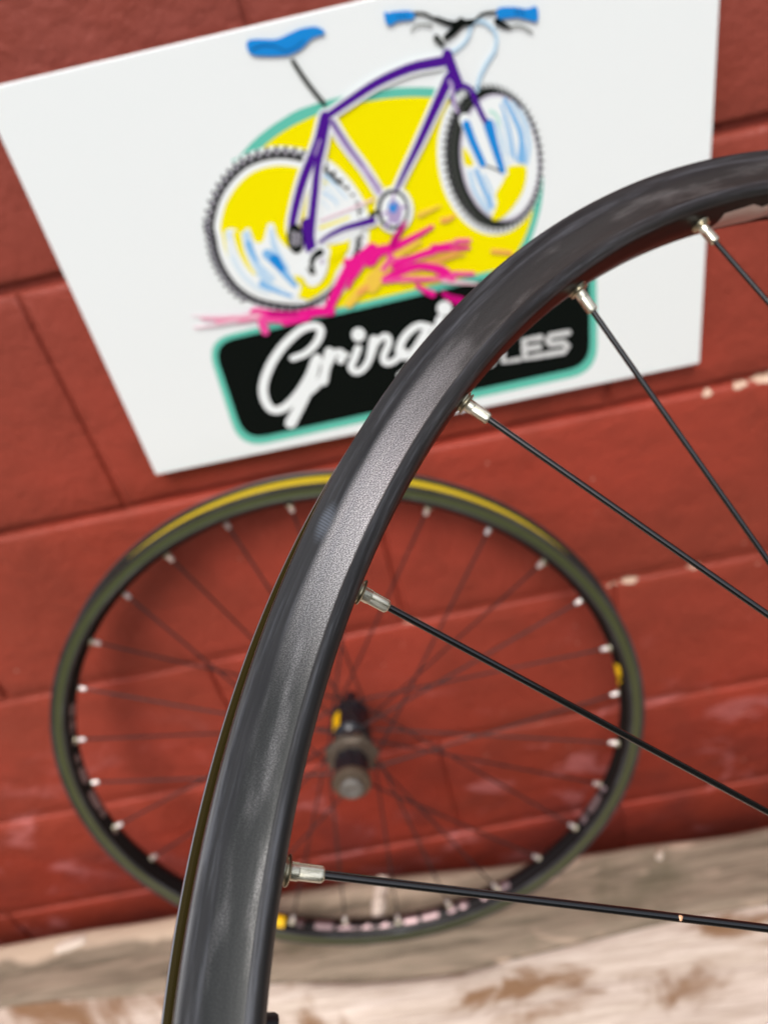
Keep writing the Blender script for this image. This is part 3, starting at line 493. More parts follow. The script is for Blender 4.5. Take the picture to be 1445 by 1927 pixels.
('logo_bicycle','black',8,'s',1.9,1.2,'322.1,110.7 325.2,111.4'),
('logo_bicycle','black',8,'s',1.9,1.2,'321.8,115.3 324.8,116.4'),
('logo_bicycle','black',8,'s',1.9,1.2,'321.1,119.7 324.1,121.2'),
('logo_bicycle','black',8,'s',1.9,1.2,'320.2,124 323.1,125.9'),
('logo_bicycle','black',8,'s',1.9,1.2,'318.9,128.1 321.7,130.4'),
('logo_bicycle','black',8,'s',1.9,1.2,'317.4,132 319.9,134.6'),
('logo_bicycle','black',8,'s',1.9,1.2,'315.5,135.5 317.9,138.4'),
('logo_bicycle','black',8,'s',1.9,1.2,'313.4,138.8 315.5,142'),
('logo_bicycle','black',8,'s',1.9,1.2,'311.1,141.6 312.9,145.1'),
('logo_bicycle','black',8,'s',1.9,1.2,'308.5,144 310,147.7'),
('logo_bicycle','black',8,'s',1.9,1.2,'305.7,146 306.9,149.8'),
('logo_bicycle','black',8,'s',1.9,1.2,'302.8,147.4 303.6,151.4'),
('logo_bicycle','black',8,'s',1.9,1.2,'299.8,148.4 300.2,152.4'),
('logo_bicycle','black',8,'s',1.9,1.2,'296.7,148.8 296.7,152.9'),
('logo_bicycle','black',8,'s',1.9,1.2,'293.6,148.7 293.2,152.8'),
('logo_bicycle','black',8,'s',1.9,1.2,'290.4,148.1 289.7,152.1'),
('logo_bicycle','black',8,'s',1.9,1.2,'287.3,147 286.2,150.8'),
('logo_bicycle','black',8,'s',1.9,1.2,'284.3,145.3 282.8,149'),
('logo_bicycle','black',8,'s',1.9,1.2,'281.4,143.2 279.5,146.7'),
('logo_bicycle','black',8,'s',1.9,1.2,'278.6,140.6 276.4,143.8'),
('logo_bicycle','black',8,'s',1.9,1.2,'276.1,137.6 273.6,140.5'),
('logo_bicycle','black',9,'s',1.4,1.2,'275.4,137.8 276.9,136.2'),
('logo_bicycle','lilacgrey',10,'s',0.8,0.8,'274.9,136.7 275.3,136.2'),
('logo_bicycle','black',8,'s',1.9,1.2,'273.7,134.2 270.9,136.9'),
('logo_bicycle','black',9,'s',1.4,1.2,'273,134.4 274.7,133'),
('logo_bicycle','lilacgrey',10,'s',0.8,0.8,'272.6,133.4 273.1,132.9'),
('logo_bicycle','black',8,'s',1.9,1.2,'271.6,130.5 268.6,132.8'),
('logo_bicycle','black',9,'s',1.4,1.2,'270.8,130.7 272.7,129.4'),
('logo_bicycle','lilacgrey',10,'s',0.8,0.8,'270.5,129.8 271,129.3'),
('logo_bicycle','black',8,'s',1.9,1.2,'269.8,126.5 266.5,128.4'),
('logo_bicycle','black',9,'s',1.4,1.2,'268.9,126.6 270.9,125.6'),
('logo_bicycle','lilacgrey',10,'s',0.8,0.8,'268.7,125.8 269.2,125.5'),
('logo_bicycle','black',8,'s',1.9,1.2,'268.2,122.3 264.8,123.8'),
('logo_bicycle','black',9,'s',1.4,1.2,'267.3,122.4 269.4,121.6'),
('logo_bicycle','lilacgrey',10,'s',0.8,0.8,'267.1,121.7 267.7,121.4'),
('logo_bicycle','black',8,'s',1.9,1.2,'266.9,117.9 263.4,119.1'),
('logo_bicycle','black',9,'s',1.4,1.2,'266,118 268.2,117.4'),
('logo_bicycle','lilacgrey',10,'s',0.8,0.8,'265.9,117.4 266.5,117.2'),
('logo_bicycle','black',8,'s',1.9,1.2,'266,113.4 262.3,114.1'),
('logo_bicycle','black',9,'s',1.4,1.2,'265,113.4 267.3,113'),
('logo_bicycle','lilacgrey',10,'s',0.8,0.8,'265,112.9 265.6,112.8'),
('logo_bicycle','black',8,'s',1.9,1.2,'265.3,108.8 261.6,109.2'),
('logo_bicycle','black',9,'s',1.4,1.2,'264.3,108.8 266.7,108.6'),
('logo_bicycle','lilacgrey',10,'s',0.8,0.8,'264.3,108.4 265,108.4'),
('logo_bicycle','black',8,'s',1.9,1.2,'265,104.2 261.3,104.1'),
('logo_bicycle','black',9,'s',1.4,1.2,'264,104.1 266.4,104.2'),
('logo_bicycle','lilacgrey',10,'s',0.8,0.8,'264,103.9 264.7,103.9'),
('logo_bicycle','black',8,'s',1.9,1.2,'265,99.6 261.3,99.2'),
('logo_bicycle','black',9,'s',1.4,1.2,'264,99.5 266.4,99.8'),
('logo_bicycle','lilacgrey',10,'s',0.8,0.8,'264,99.4 264.7,99.5'),
('logo_bicycle','black',8,'s',1.9,1.2,'265.3,95.2 261.6,94.3'),
('logo_bicycle','black',9,'s',1.4,1.2,'264.3,95 266.6,95.5'),
('logo_bicycle','lilacgrey',10,'s',0.8,0.8,'264.3,95 265,95.1'),
('logo_bicycle','black',8,'s',1.9,1.2,'265.9,90.8 262.3,89.6'),
('logo_bicycle','black',9,'s',1.4,1.2,'264.9,90.6 267.2,91.3'),
('logo_bicycle','lilacgrey',10,'s',0.8,0.8,'264.9,90.7 265.6,90.9'),
('logo_bicycle','black',8,'s',1.9,1.2,'266.8,86.6 263.3,85.1'),
('logo_bicycle','black',9,'s',1.4,1.2,'265.9,86.4 268.1,87.3'),
('logo_bicycle','lilacgrey',10,'s',0.8,0.8,'265.8,86.6 266.4,86.8'),
('logo_bicycle','black',8,'s',1.9,1.2,'268,82.6 264.7,80.8'),
('logo_bicycle','black',9,'s',1.4,1.2,'267.1,82.4 269.2,83.4'),
('logo_bicycle','lilacgrey',10,'s',0.8,0.8,'267,82.7 267.6,83'),
('logo_bicycle','black',8,'s',1.9,1.2,'269.4,78.9 266.3,76.8'),
('logo_bicycle','black',9,'s',1.4,1.2,'268.6,78.7 270.5,79.9'),
('logo_bicycle','lilacgrey',10,'s',0.8,0.8,'268.4,79 268.9,79.4'),
('logo_bicycle','black',8,'s',1.9,1.2,'271.1,75.5 268.2,73.1'),
('logo_bicycle','black',9,'s',1.4,1.2,'270.3,75.2 272.1,76.6'),
('logo_bicycle','lilacgrey',10,'s',0.8,0.8,'270,75.6 270.6,76.1'),
('logo_bicycle','black',8,'s',1.9,1.2,'273,72.4 270.3,69.7'),
('logo_bicycle','black',9,'s',1.4,1.2,'272.3,72.1 274,73.6'),
('logo_bicycle','lilacgrey',10,'s',0.8,0.8,'271.9,72.6 272.4,73'),
('logo_bicycle','black',8,'s',1.9,1.2,'275.1,69.6 272.7,66.8'),
('logo_bicycle','black',9,'s',1.4,1.2,'274.5,69.3 276,70.9'),
('logo_bicycle','lilacgrey',10,'s',0.8,0.8,'274,69.8 274.4,70.3'),
('logo_bicycle','black',8,'s',1.9,1.2,'277.4,67.2 275.2,64.2'),
('logo_bicycle','black',9,'s',1.4,1.2,'276.8,66.9 278.1,68.6'),
('logo_bicycle','lilacgrey',10,'s',0.8,0.8,'276.3,67.5 276.7,68'),
('logo_bicycle','black',8,'s',1.9,1.2,'279.8,65.2 277.9,62'),
('logo_bicycle','black',8,'s',1.9,1.2,'282.4,63.6 280.8,60.3'),
('logo_bicycle','black',8,'s',1.9,1.2,'285.1,62.4 283.8,59'),
('logo_bicycle','black',8,'s',1.9,1.2,'287.9,61.7 286.9,58.2'),
('logo_bicycle','black',8,'s',1.9,1.2,'290.7,61.3 290,57.9'),
('logo_bicycle','black',8,'s',1.9,1.2,'293.5,61.4 293.2,58'),
('logo_bicycle','black',8,'s',1.9,1.2,'296.4,62 296.4,58.6'),
('logo_bicycle','black',8,'s',1.9,1.2,'299.2,62.9 299.5,59.6'),
('logo_bicycle','black',8,'s',1.9,1.2,'301.9,64.3 302.6,61.1'),
('logo_bicycle','black',8,'s',1.9,1.2,'304.6,66.1 305.6,63.1'),
('logo_bicycle','black',8,'s',1.9,1.2,'307.2,68.3 308.4,65.5'),
('logo_bicycle','black',8,'s',1.9,1.2,'309.6,70.9 311.2,68.2'),
('logo_bicycle','black',8,'s',1.9,1.2,'311.9,73.8 313.7,71.4'),
('logo_bicycle','black',8,'s',1.9,1.2,'314.1,77 316.1,74.9'),
('logo_bicycle','black',8,'s',1.9,1.2,'316,80.6 318.3,78.7'),
('logo_bicycle','black',8,'s',1.9,1.2,'317.7,84.4 320.1,82.9'),
('logo_bicycle','black',8,'s',1.9,1.2,'319.1,88.4 321.8,87.2'),
('logo_bicycle','black',8,'s',1.9,1.2,'320.3,92.7 323.1,91.8'),
('logo_bicycle','black',8,'s',1.9,1.2,'321.2,97.1 324.1,96.6'),
('logo_bicycle','black',8,'s',1.9,1.2,'321.8,101.6 324.8,101.5'),
('logo_bicycle','yellow',10,'f',0,0,'301.6,110.8 303.3,110 305.4,110 307.5,110.4 310,110.8 312.5,111.6 314,113.5 313.9,117.1 312.8,121.9 311.2,126.4 309,130.3 306.2,133.8 303.4,136.9 300.6,139.6 297.7,141.7 294.9,143.1 292.1,143.7 289.4,143.6 288,142.4 288.8,139.7 290.9,136.1 292.5,132.7 292.6,130.2 292.1,128 292.4,125.7 294,123.3 296.3,120.9 298.3,118.5 299.5,115.6 300.4,112.8'),
('logo_bicycle','yellow',10,'f',0,0,'275.2,91.9 276.2,92.5 277.5,94.9 278.7,97.5 279.6,100 280.4,102.7 280.3,104.4 278.8,104.7 276.4,104 274.7,102.4 274.3,98.9 274.6,94.5'),
('logo_bicycle','blue2',11,'s',2.31,3.85,'304,69.2 305.1,71.8 306.3,74.5 307.5,77.2 308.6,80.1 309.7,83.3 310.9,86.6 311.8,90 312.3,93.5 312.2,97 311.7,100.5 310.9,104.1 310.3,107.7'),
('logo_bicycle','sky',11,'s',1.75,2.85,'308.5,71.7 310.2,74.8 311.9,78 313.4,81.2 314.7,84.5 315.6,88.2 316.3,92 316.7,95.8 316.8,99.3 316.5,102.3 315.8,105 315,107.5 314.2,110.2'),
('logo_bicycle','sky',11,'s',1.2,2.46,'301.4,78.6 302,81.4 302.5,84.2 303.1,87 303.6,90 303.9,93.2 304.2,96.5 304.5,99.8 304.8,103.2'),
('logo_bicycle','pale',11,'s',1.23,2.14,'298.4,92.1 299,94.2 299.7,96.4 300.3,98.5 300.9,100.7 301.3,102.8 301.7,105 302.1,107.1 302.5,109.3'),
('logo_bicycle','mint',11,'s',1.9,1.4,'294.6,74 295.6,74.8 296.6,75.5 297.5,76.4 298.2,77.9 298.6,80.1 298.7,82.9 298.7,86 298.7,89'),
('logo_bicycle','blue2',11,'s',0.92,1.79,'306.1,71.9 307.1,74.7 308.2,77.5 309.2,80.4 310.2,83.6 311.2,87.2 312.2,91.1 313,95 313.5,98.6 313.6,101.7 313.3,104.4 312.9,107.1 312.6,109.8'),
('logo_bicycle','blue2',11,'s',1.26,1.54,'301.4,70.9 302.4,74.9 303.6,78.8 304.6,82.9 305.5,87.3 306,91.9 306.4,96.8 306.6,101.9 307,107'),
('logo_bicycle','blue2',11,'s',1.09,1.22,'277.7,112.2 278.3,115.4 278.9,118.6 279.5,121.8 280.4,124.8 281.6,127.7 283.1,130.4 284.6,133 286.1,135.7'),
('logo_bicycle','sky',11,'s',1.5,1.54,'297.1,80.8 297.9,83.7 298.7,86.7 299.4,89.6 300,92.4 300.3,95 300.5,97.5 300.6,99.9 300.7,102.3'),
('logo_bicycle','sky',11,'s',2.46,3.25,'277.4,108 277.7,111.2 278,114.4 278.4,117.7 279.2,121.1 280.5,124.6 282.3,128.3 284.2,132 286.1,135.7'),
('logo_bicycle','blue2',11,'s',2.73,3.05,'281.6,108 282.3,110.6 283,113.2 283.7,115.9 284.6,118.8 285.6,122.3 286.7,126 287.8,129.9 288.9,133.7'),
('logo_bicycle','sky',11,'s',1.9,1.54,'286.2,112.4 287,114.7 288,117.1 288.8,119.5 289.4,121.6 289.6,123.5 289.6,125.2 289.5,126.9 289.5,128.6'),
('logo_bicycle','pale',11,'s',1.26,1.46,'313.8,76.6 318.4,90'),
('logo_bicycle','white',12,'s',6.8,4.31,'278.2,75.1 280.2,85 286.9,105.9'),
('logo_bicycle','blue1',13,'s',5.01,4.35,'278.8,78.4 281.4,89.2 286.2,104.9'),
('logo_bicycle','white',12,'s',7.88,4.31,'291.7,78 293.9,87.9 299.6,113.7'),
('logo_bicycle','blue1',13,'s',6.32,3.75,'292.5,81.3 294.8,94.5 298.4,112.1'),
('logo_bicycle','darkgrey',14,'s',1.05,0.95,'287.7,106.1 288.9,106.7 290.1,107.4 291.3,108 292.5,108.8 293.7,109.6 294.8,110.5 296,111.4 297.2,112.3'),
('logo_bicycle','white',14,'s',7.7,9.24,'197.5,54.8 201,53.5 204.4,52.2 207.8,50.9 211.6,49.5 215.5,48 219.7,46.5 224.1,44.9 228.7,43.6 233.8,42.3 239.1,41.2 244.6,40.3 249.9,39.6 255.1,39.4 260.1,39.6 265.2,39.8 270.2,40'),
('logo_bicycle','white',14,'s',9.6,6.64,'272,49.8 269,53.9 266,58.1 263,62.3 259.9,66.6 256.7,71.1 253.4,75.8 250.2,80.2 247.3,84.2 244.9,87.4 242.9,90.1 240.9,92.6 238.8,95.4 236.4,98.6 233.9,102 231.3,105.6 228.8,109.1'),
('logo_bicycle','white',14,'s',7.91,7.39,'197.3,59.3 198.6,63.1 199.9,66.9 201.3,70.7 202.9,74.6 204.8,78.6 206.9,82.6 209.1,86.8 211.1,90.9 212.8,95.2 214.5,99.5 216.1,103.9 217.8,108.4'),
('logo_bicycle','white',14,'s',9.8,8.74,'194.1,55.6 192.1,59.3 190.1,63.1 188,66.9 185.6,70.9 182.7,74.9 179.4,79.1 176.1,83.4 173.1,87.6 170.4,91.8 167.9,96 165.6,100.1 163.5,104 161.5,107.9 159.6,111.7 158.1,115.2 157,118.4 156.5,121 156.5,123.2 156.8,125.3 156.9,127.4'),
('logo_bicycle','white',14,'s',7.39,9.84,'194.7,58.8 193.2,61.9 191.7,65.1 190.2,68.3 188.7,71.5 187.1,74.7 185.5,77.8 183.8,81.1 182.2,84.6 180.7,88.6 179.2,92.8 177.7,97.2 176.1,101.7 174.3,106.6 172.4,111.8 170.6,116.8 169.1,121.1 168,124.3 167.2,126.8 166.5,128.9 165.7,131.2'),
('logo_bicycle','white',14,'s',8.85,7.72,'209.6,125.4 207.5,125.5 205.5,125.6 203.4,125.8 201.1,125.9 198.4,126 195.5,126.1 192.5,126.3 189.7,126.6 187,127.2 184.3,127.8 181.7,128.5 179.4,129.3 177.5,130 175.8,130.8 174.3,131.6 172.6,132.3'),
('logo_bicycle','lilacgrey',15,'s',4.62,6.16,'197.5,54.8 201,53.5 204.4,52.2 207.8,50.9 211.6,49.5 215.5,48 219.7,46.5 224.1,44.9 228.7,43.6 233.8,42.3 239.1,41.2 244.6,40.3 249.9,39.6 255.1,39.4 260.1,39.6 265.2,39.8 270.2,40'),
('logo_bicycle','lilacgrey',15,'s',6.6,3.48,'272,49.8 269,53.9 266,58.1 263,62.3 259.9,66.6 256.7,71.1 253.4,75.8 250.2,80.2 247.3,84.2 244.9,87.4 242.9,90.1 240.9,92.6 238.8,95.4 236.4,98.6 233.9,102 231.3,105.6 228.8,109.1'),
('logo_bicycle','lilacgrey',15,'s',4.74,4.31,'197.3,59.3 198.6,63.1 199.9,66.9 201.3,70.7 202.9,74.6 204.8,78.6 206.9,82.6 209.1,86.8 211.1,90.9 212.8,95.2 214.5,99.5 216.1,103.9 217.8,108.4'),
('logo_bicycle','lilacgrey',15,'s',6.64,5.1,'194.1,55.6 192.1,59.3 190.1,63.1 188,66.9 185.6,70.9 182.7,74.9 179.4,79.1 176.1,83.4 173.1,87.6 170.4,91.8 167.9,96 165.6,100.1 163.5,104 161.5,107.9 159.6,111.7 158.1,115.2 157,118.4 156.5,121 156.5,123.2 156.8,125.3 156.9,127.4'),
('logo_bicycle','lilacgrey',15,'s',4.31,6.19,'194.7,58.8 193.2,61.9 191.7,65.1 190.2,68.3 188.7,71.5 187.1,74.7 185.5,77.8 183.8,81.1 182.2,84.6 180.7,88.6 179.2,92.8 177.7,97.2 176.1,101.7 174.3,106.6 172.4,111.8 170.6,116.8 169.1,121.1 168,124.3 167.2,126.8 166.5,128.9 165.7,131.2'),
('logo_bicycle','lilacgrey',15,'s',5.69,3.66,'209.6,125.4 207.5,125.5 205.5,125.6 203.4,125.8 201.1,125.9 198.4,126 195.5,126.1 192.5,126.3 189.7,126.6 187,127.2 184.3,127.8 181.7,128.5 179.4,129.3 177.5,130 175.8,130.8 174.3,131.6 172.6,132.3'),
('logo_bicycle','purple',16,'s',3.85,5.78,'197.5,54.8 201,53.5 204.4,52.2 207.8,50.9 211.6,49.5 215.5,48 219.7,46.5 224.1,44.9 228.7,43.6 233.8,42.3 239.1,41.2 244.6,40.3 249.9,39.6 255.1,39.4 260.1,39.6 265.2,39.8 270.2,40'),
('logo_bicycle','purple',16,'s',6.38,2.37,'272,49.8 269,53.9 266,58.1 263,62.3 259.9,66.6 256.7,71.1 253.4,75.8 250.2,80.2 247.3,84.2 244.9,87.4 242.9,90.1 240.9,92.6 238.8,95.4 236.4,98.6 233.9,102 231.3,105.6 228.8,109.1'),
('logo_bicycle','lilac',16,'s',3.16,2.77,'197.3,59.3 198.6,63.1 199.9,66.9 201.3,70.7 202.9,74.6 204.8,78.6 206.9,82.6 209.1,86.8 211.1,90.9 212.8,95.2 214.5,99.5 216.1,103.9 217.8,108.4'),
('logo_bicycle','purple',16,'s',6.32,4.1,'194.1,55.6 192.1,59.3 190.1,63.1 188,66.9 185.6,70.9 182.7,74.9 179.4,79.1 176.1,83.4 173.1,87.6 170.4,91.8 167.9,96 165.6,100.1 163.5,104 161.5,107.9 159.6,111.7 158.1,115.2 157,118.4 156.5,121 156.5,123.2 156.8,125.3 156.9,127.4'),
('logo_bicycle','purple',16,'s',3.47,5.46,'194.7,58.8 193.2,61.9 191.7,65.1 190.2,68.3 188.7,71.5 187.1,74.7 185.5,77.8 183.8,81.1 182.2,84.6 180.7,88.6 179.2,92.8 177.7,97.2 176.1,101.7 174.3,106.6 172.4,111.8 170.6,116.8 169.1,121.1 168,124.3 167.2,126.8 166.5,128.9 165.7,131.2'),
('logo_bicycle','purple',16,'s',5.14,2.03,'209.6,125.4 207.5,125.5 205.5,125.6 203.4,125.8 201.1,125.9 198.4,126 195.5,126.1 192.5,126.3 189.7,126.6 187,127.2 184.3,127.8 181.7,128.5 179.4,129.3 177.5,130 175.8,130.8 174.3,131.6 172.6,132.3'),
('logo_bicycle','purple',17,'s',1.98,0.79,'197.8,59.4 199.4,63.3 201.1,67.2 202.8,71.1 204.4,74.9 206,78.6 207.5,82.1 209.1,85.6 210.6,89.2'),
('logo_bicycle','purple2',17,'s',0.62,0.71,'219.9,106.3 213.6,94.8'),
('logo_bicycle','lilac',17,'s',1.26,1.09,'187.9,68.2 182.5,76.6'),
('logo_bicycle','purple',17,'s',5.78,6.55,'272.6,36.7 273,38.6 273.4,40.6 273.8,42.6 274.3,44.7 274.8,47.1 275.4,49.6 276.1,52.3 276.7,54.9'),
('logo_bicycle','purple',17,'s',2.67,3.38,'272,63.1 272.3,62 272.5,60.9 272.7,59.8 273.1,58.9 273.7,57.9 274.3,57 275.1,56.3 275.9,55.7 276.8,55.5 277.8,55.4 278.9,55.5 279.9,55.8 280.9,56.3 282,57 283,57.8 283.8,58.9 284.5,60.2 285,61.8 285.4,63.6 285.9,65.3 286.5,67.1 287.1,69 287.7,70.9 288.3,72.7 288.8,74.2 289.4,75.7 289.9,77.1 290.5,78.6'),
('logo_bicycle','lilac',17,'s',2.49,1.54,'272.8,57.3 272.9,59.2 272.9,61.2 272.9,63.1 273.1,64.9 273.4,66.4 273.8,67.8 274.3,69.2 274.8,70.6'),
('logo_bicycle','lilac',18,'s',2.45,1.54,'272.9,54.4 271.8,51.2'),
('logo_bicycle','purple',17,'s',8.25,7.73,'167.2,118.3 166.8,120.5 166.5,122.7 166.1,124.9 165.8,127 165.7,129.1 165.6,131 165.6,133 165.5,134.9'),
('logo_bicycle','blue1',15,'f',0,0,'158.5,8.3 158.8,7.3 159.3,6.5 160.3,5.9 161.7,5.8 163.6,6 165.9,6.4 169.1,7.1 172.7,8 176.1,8.5 178.9,8.3 181.5,7.8 184.1,7.2 186.7,6.8 189.3,6.3 192,6.1 195.1,6.2 198.3,6.5 200.9,7.2 202.9,8.5 204.3,10.1 204.5,11.4 202.7,11.8 199.6,11.8 196.7,12.1 194.2,13.3 191.8,14.9 189.5,16.1 187.4,16.9 185.5,17.4 183.7,17.7 182,17.9 180.4,18 178.2,17.8 175,17.3 171.3,16.7 167.9,15.9 165.1,15.3 162.6,14.6 160.7,13.9 159.6,13.1 159,12.4 158.6,11.5 158.4,10.5 158.3,9.3'),
('logo_bicycle','navy',16,'s',0.92,0.63,'160.7,11.1 162.1,10.9 163.4,10.6 164.8,10.4 166.4,10.4 168.1,10.5 170,10.8 171.9,11.3 173.6,11.9 175.2,12.7 176.7,13.8 178.2,14.8 179.6,15.5 181,15.7 182.3,15.7 183.6,15.5 185.1,15.2 186.7,14.7 188.4,14 190.2,13.2 192,12.5'),
('logo_bicycle','darkgrey',13,'s',2.77,2.77,'182.6,21.7 183.4,23.8 184.2,25.9 185.1,28 185.9,30.2 186.9,32.4 187.9,34.6 188.9,36.8 190.1,39 191.2,41.3 192.5,43.6 193.8,45.9 195,48.2'),
('logo_bicycle','black',15,'s',1.75,1.75,'256.2,11.6 257.9,11.9 259.6,12.2 261.2,12.6 262.8,13.2 264.1,14 265.4,15 266.7,16 268.2,17 270,17.9 272,18.7 274,19.5 276.1,20.2 278.3,20.9 280.7,21.5 282.9,22 285,22.3 286.7,22.5 288.3,22.6 289.7,22.5 291.1,22.2 292.3,21.8 293.3,21.1 294.5,20.4 295.9,20 297.9,20 300.2,20.2 302.6,20.5 304.9,20.8'),
('logo_bicycle','black',16,'s',2.46,3.6,'269,16.9 271.1,18.1 273.1,19.3 275.2,20.4 277.5,21.3 280.1,22 282.9,22.3 285.9,22.6 288.7,23'),
('logo_bicycle','black',15,'s',5.24,3.48,'282.8,21.8 281.5,22.7 280.2,23.7 278.9,24.7 277.7,25.5 276.5,26.1 275.4,26.6 274.4,27.1 273.3,27.6'),
('logo_bicycle','darkgrey',15,'s',3.7,2.46,'267.5,26.8 270.7,31.2'),
('logo_bicycle','grey',14,'s',1.05,1.54,'253.5,20.5 254.2,19.8 254.8,19.1 255.5,18.5 256.3,18.1 257.4,17.9 258.6,17.9 259.9,18 261.2,18.3 262.4,18.6 263.7,19.1 265,19.6 266.2,20.1'),
('logo_bicycle','grey',14,'s',1.54,1.2,'310.1,30.1 311.7,30.1 313.2,30.1 314.8,30.2 316.2,30.4 317.4,30.9 318.5,31.5 319.6,32.3 320.6,33 321.5,33.6 322.4,34.4 323.3,35.1 324.2,35.8'),
('logo_bicycle','black',15,'s',3.6,1.8,'303.7,25.4 304.8,26.3 305.9,27.2 307,28 307.9,28.7 308.8,29.2 309.5,29.6 310.1,29.9 310.8,30.3'),
('logo_bicycle','blue1',17,'f',0,0,'240,7.6 240.6,7.6 241.4,8.1 242.4,8.5 243.3,8.5 244.4,8.3 246.2,8.5 249.2,8.9 253,9.5 255.7,10.4 256.8,11.8 257,13.4 256,14.5 253.4,14.5 249.8,14 246.7,13.7 245.2,14 244.3,14.6 243.5,15 242.3,14.9 241.2,14.5 240.3,13.9 239.9,13.1 239.7,12 239.7,10.9 239.6,9.6 239.7,8.4'),
('logo_bicycle','blue1',17,'f',0,0,'304.8,18.9 307.3,18.8 310.8,19.4 314.1,20.1 316.7,20.9 319.2,21.9 321.4,22.6 323.5,22.5 325.3,22.2 326.7,22.3 327.5,23.3 327.9,24.8 327.9,26.3 327.9,27.9 327.5,29.5 326.9,30.4 326,30.5 324.8,29.9 323.2,29.1 320.9,28.1 318.1,26.9 315.1,25.8 311.5,25.3 307.6,25 304.9,24.3 303.8,22.5 303.8,20.3'),
('logo_bicycle','navy',18,'s',0.6,0.62,'314.7,21.2 315.4,25.1'),
('logo_bicycle','navy',18,'s',0.62,0.62,'316.8,21.6 317.5,25.5'),
('logo_bicycle','navy',18,'s',0.62,0.62,'318.9,22 319.6,25.9'),
('logo_bicycle','navy',18,'s',0.47,0.46,'247.4,10 247.8,12.8'),
('logo_bicycle','navy',18,'s',0.46,0.39,'249.7,10.5 250.2,13.3'),
('logo_bicycle','navy',18,'s',0.47,0.46,'251.8,10.9 252.2,13.7'),
('logo_bicycle','sky2',13,'s',1.58,2.16,'275.5,36.1 276.9,35.7 278.3,35.3 279.8,34.9 281.1,34.2 282.5,33.4 284,32.3 285.2,31.2 286.3,30 287,28.7 287.5,27.3 287.9,26 288.5,25 289.3,24.2 290.3,23.6 291.4,23.2 292.5,23.1 293.7,23.3 295,23.8 296.3,24.5 297.6,25.5 298.9,26.8 300.3,28.3 301.5,30.1 302.2,31.9 302.5,33.9 302.3,36 301.8,38.1 301.1,40.1 299.9,41.8 298.4,43.4 296.7,45 295.2,46.7 293.8,48.4 292.5,50.1 291.2,51.9 290.2,53.6 289.4,55.3 288.8,57 288.3,58.7 287.8,60.5'),
('logo_bicycle','white',15,'f',0,0,'237.5,124.2 236.9,126.6 236,128.9 234.9,131 233.5,132.8 231.9,134.4 230.1,135.7 228.2,136.6 226.2,137.2 224.2,137.3 222.2,137.1 220.3,136.4 218.5,135.4 216.8,134 215.4,132.4 214.2,130.4 213.3,128.3 212.7,126 212.4,123.6 212.4,121.1 212.7,118.7 213.3,116.4 214.2,114.1 215.4,112.1 216.8,110.3 218.4,108.8 220.1,107.6 222,106.8 223.9,106.3 225.9,106.2 227.8,106.4 229.7,107 231.4,107.9 233,109.2 234.5,110.8 235.7,112.7 236.6,114.7 237.3,117 237.6,119.4 237.7,121.8'),
('logo_bicycle','black',17,'f',0,0,'234.7,123.6 234.2,125.7 233.5,127.6 232.5,129.4 231.4,131 230,132.4 228.5,133.5 226.9,134.3 225.3,134.8 223.6,134.9 221.9,134.7 220.3,134.2 218.8,133.3 217.4,132.2 216.2,130.8 215.3,129.1 214.5,127.3 214,125.3 213.8,123.2 213.8,121.1 214.1,119 214.6,117 215.3,115.1 216.3,113.3 217.5,111.8 218.8,110.4 220.3,109.4 221.9,108.6 223.5,108.2 225.1,108.1 226.7,108.3 228.3,108.8 229.8,109.6 231.1,110.7 232.3,112.1 233.3,113.6 234.1,115.4 234.6,117.4 234.9,119.4 234.9,121.5'),
('logo_bicycle','white',18,'f',0,0,'233,123.2 232.6,124.9 232,126.5 231.2,128 230.3,129.3 229.2,130.4 228,131.3 226.7,132 225.4,132.4 224,132.5 222.7,132.3 221.4,131.9 220.2,131.2 219.1,130.3 218.2,129.1 217.4,127.8 216.8,126.3 216.4,124.7 216.2,123 216.2,121.3 216.5,119.5 216.9,117.9 217.5,116.3 218.3,114.9 219.2,113.6 220.3,112.5 221.5,111.7 222.7,111 224,110.7 225.4,110.6 226.7,110.7 227.9,111.1 229.1,111.8 230.2,112.7 231.1,113.8 231.9,115.1 232.5,116.6 232.9,118.1 233.1,119.8 233.2,121.5'),
('logo_bicycle','lilac',19,'f',0,0,'229.9,124.4 229.6,125.6 229.2,126.7 228.8,127.8 228.2,128.7 227.5,129.5 226.8,130.2 226,130.7 225.2,131 224.4,131.1 223.7,131 222.9,130.8 222.2,130.3 221.6,129.7 221.1,128.9 220.6,128 220.3,126.9 220.1,125.8 220,124.6 220.1,123.4 220.3,122.2 220.5,121 220.9,119.9 221.4,118.8 222,117.9 222.7,117.1 223.4,116.5 224.1,116 224.9,115.7 225.7,115.6 226.5,115.7 227.2,115.9 227.9,116.3 228.5,117 229,117.7 229.4,118.6 229.8,119.6 230,120.8 230.1,121.9 230.1,123.1'),
('logo_bicycle','blue1',20,'f',0,0,'227.8,119.9 227.7,120.6 227.4,121.2 227.2,121.7 226.8,122.2 226.4,122.7 225.9,123 225.5,123.3 225,123.4 224.5,123.5 224,123.4 223.5,123.2 223.1,123 222.7,122.6 222.3,122.2 222,121.7 221.8,121.1 221.6,120.5 221.6,119.9 221.6,119.2 221.7,118.5 221.8,117.9 222,117.3 222.3,116.7 222.7,116.2 223.1,115.8 223.5,115.5 224,115.2 224.5,115.1 225,115 225.5,115.1 226,115.2 226.4,115.5 226.8,115.8 227.2,116.3 227.5,116.8 227.7,117.3 227.8,117.9 227.9,118.6 227.9,119.2'),
('logo_bicycle','lilac',20,'s',1.9,2.03,'226.7,111.2 224.6,117.6'),
('logo_bicycle','lilac',20,'s',1.9,1.58,'216.7,122.9 222.2,121.5'),
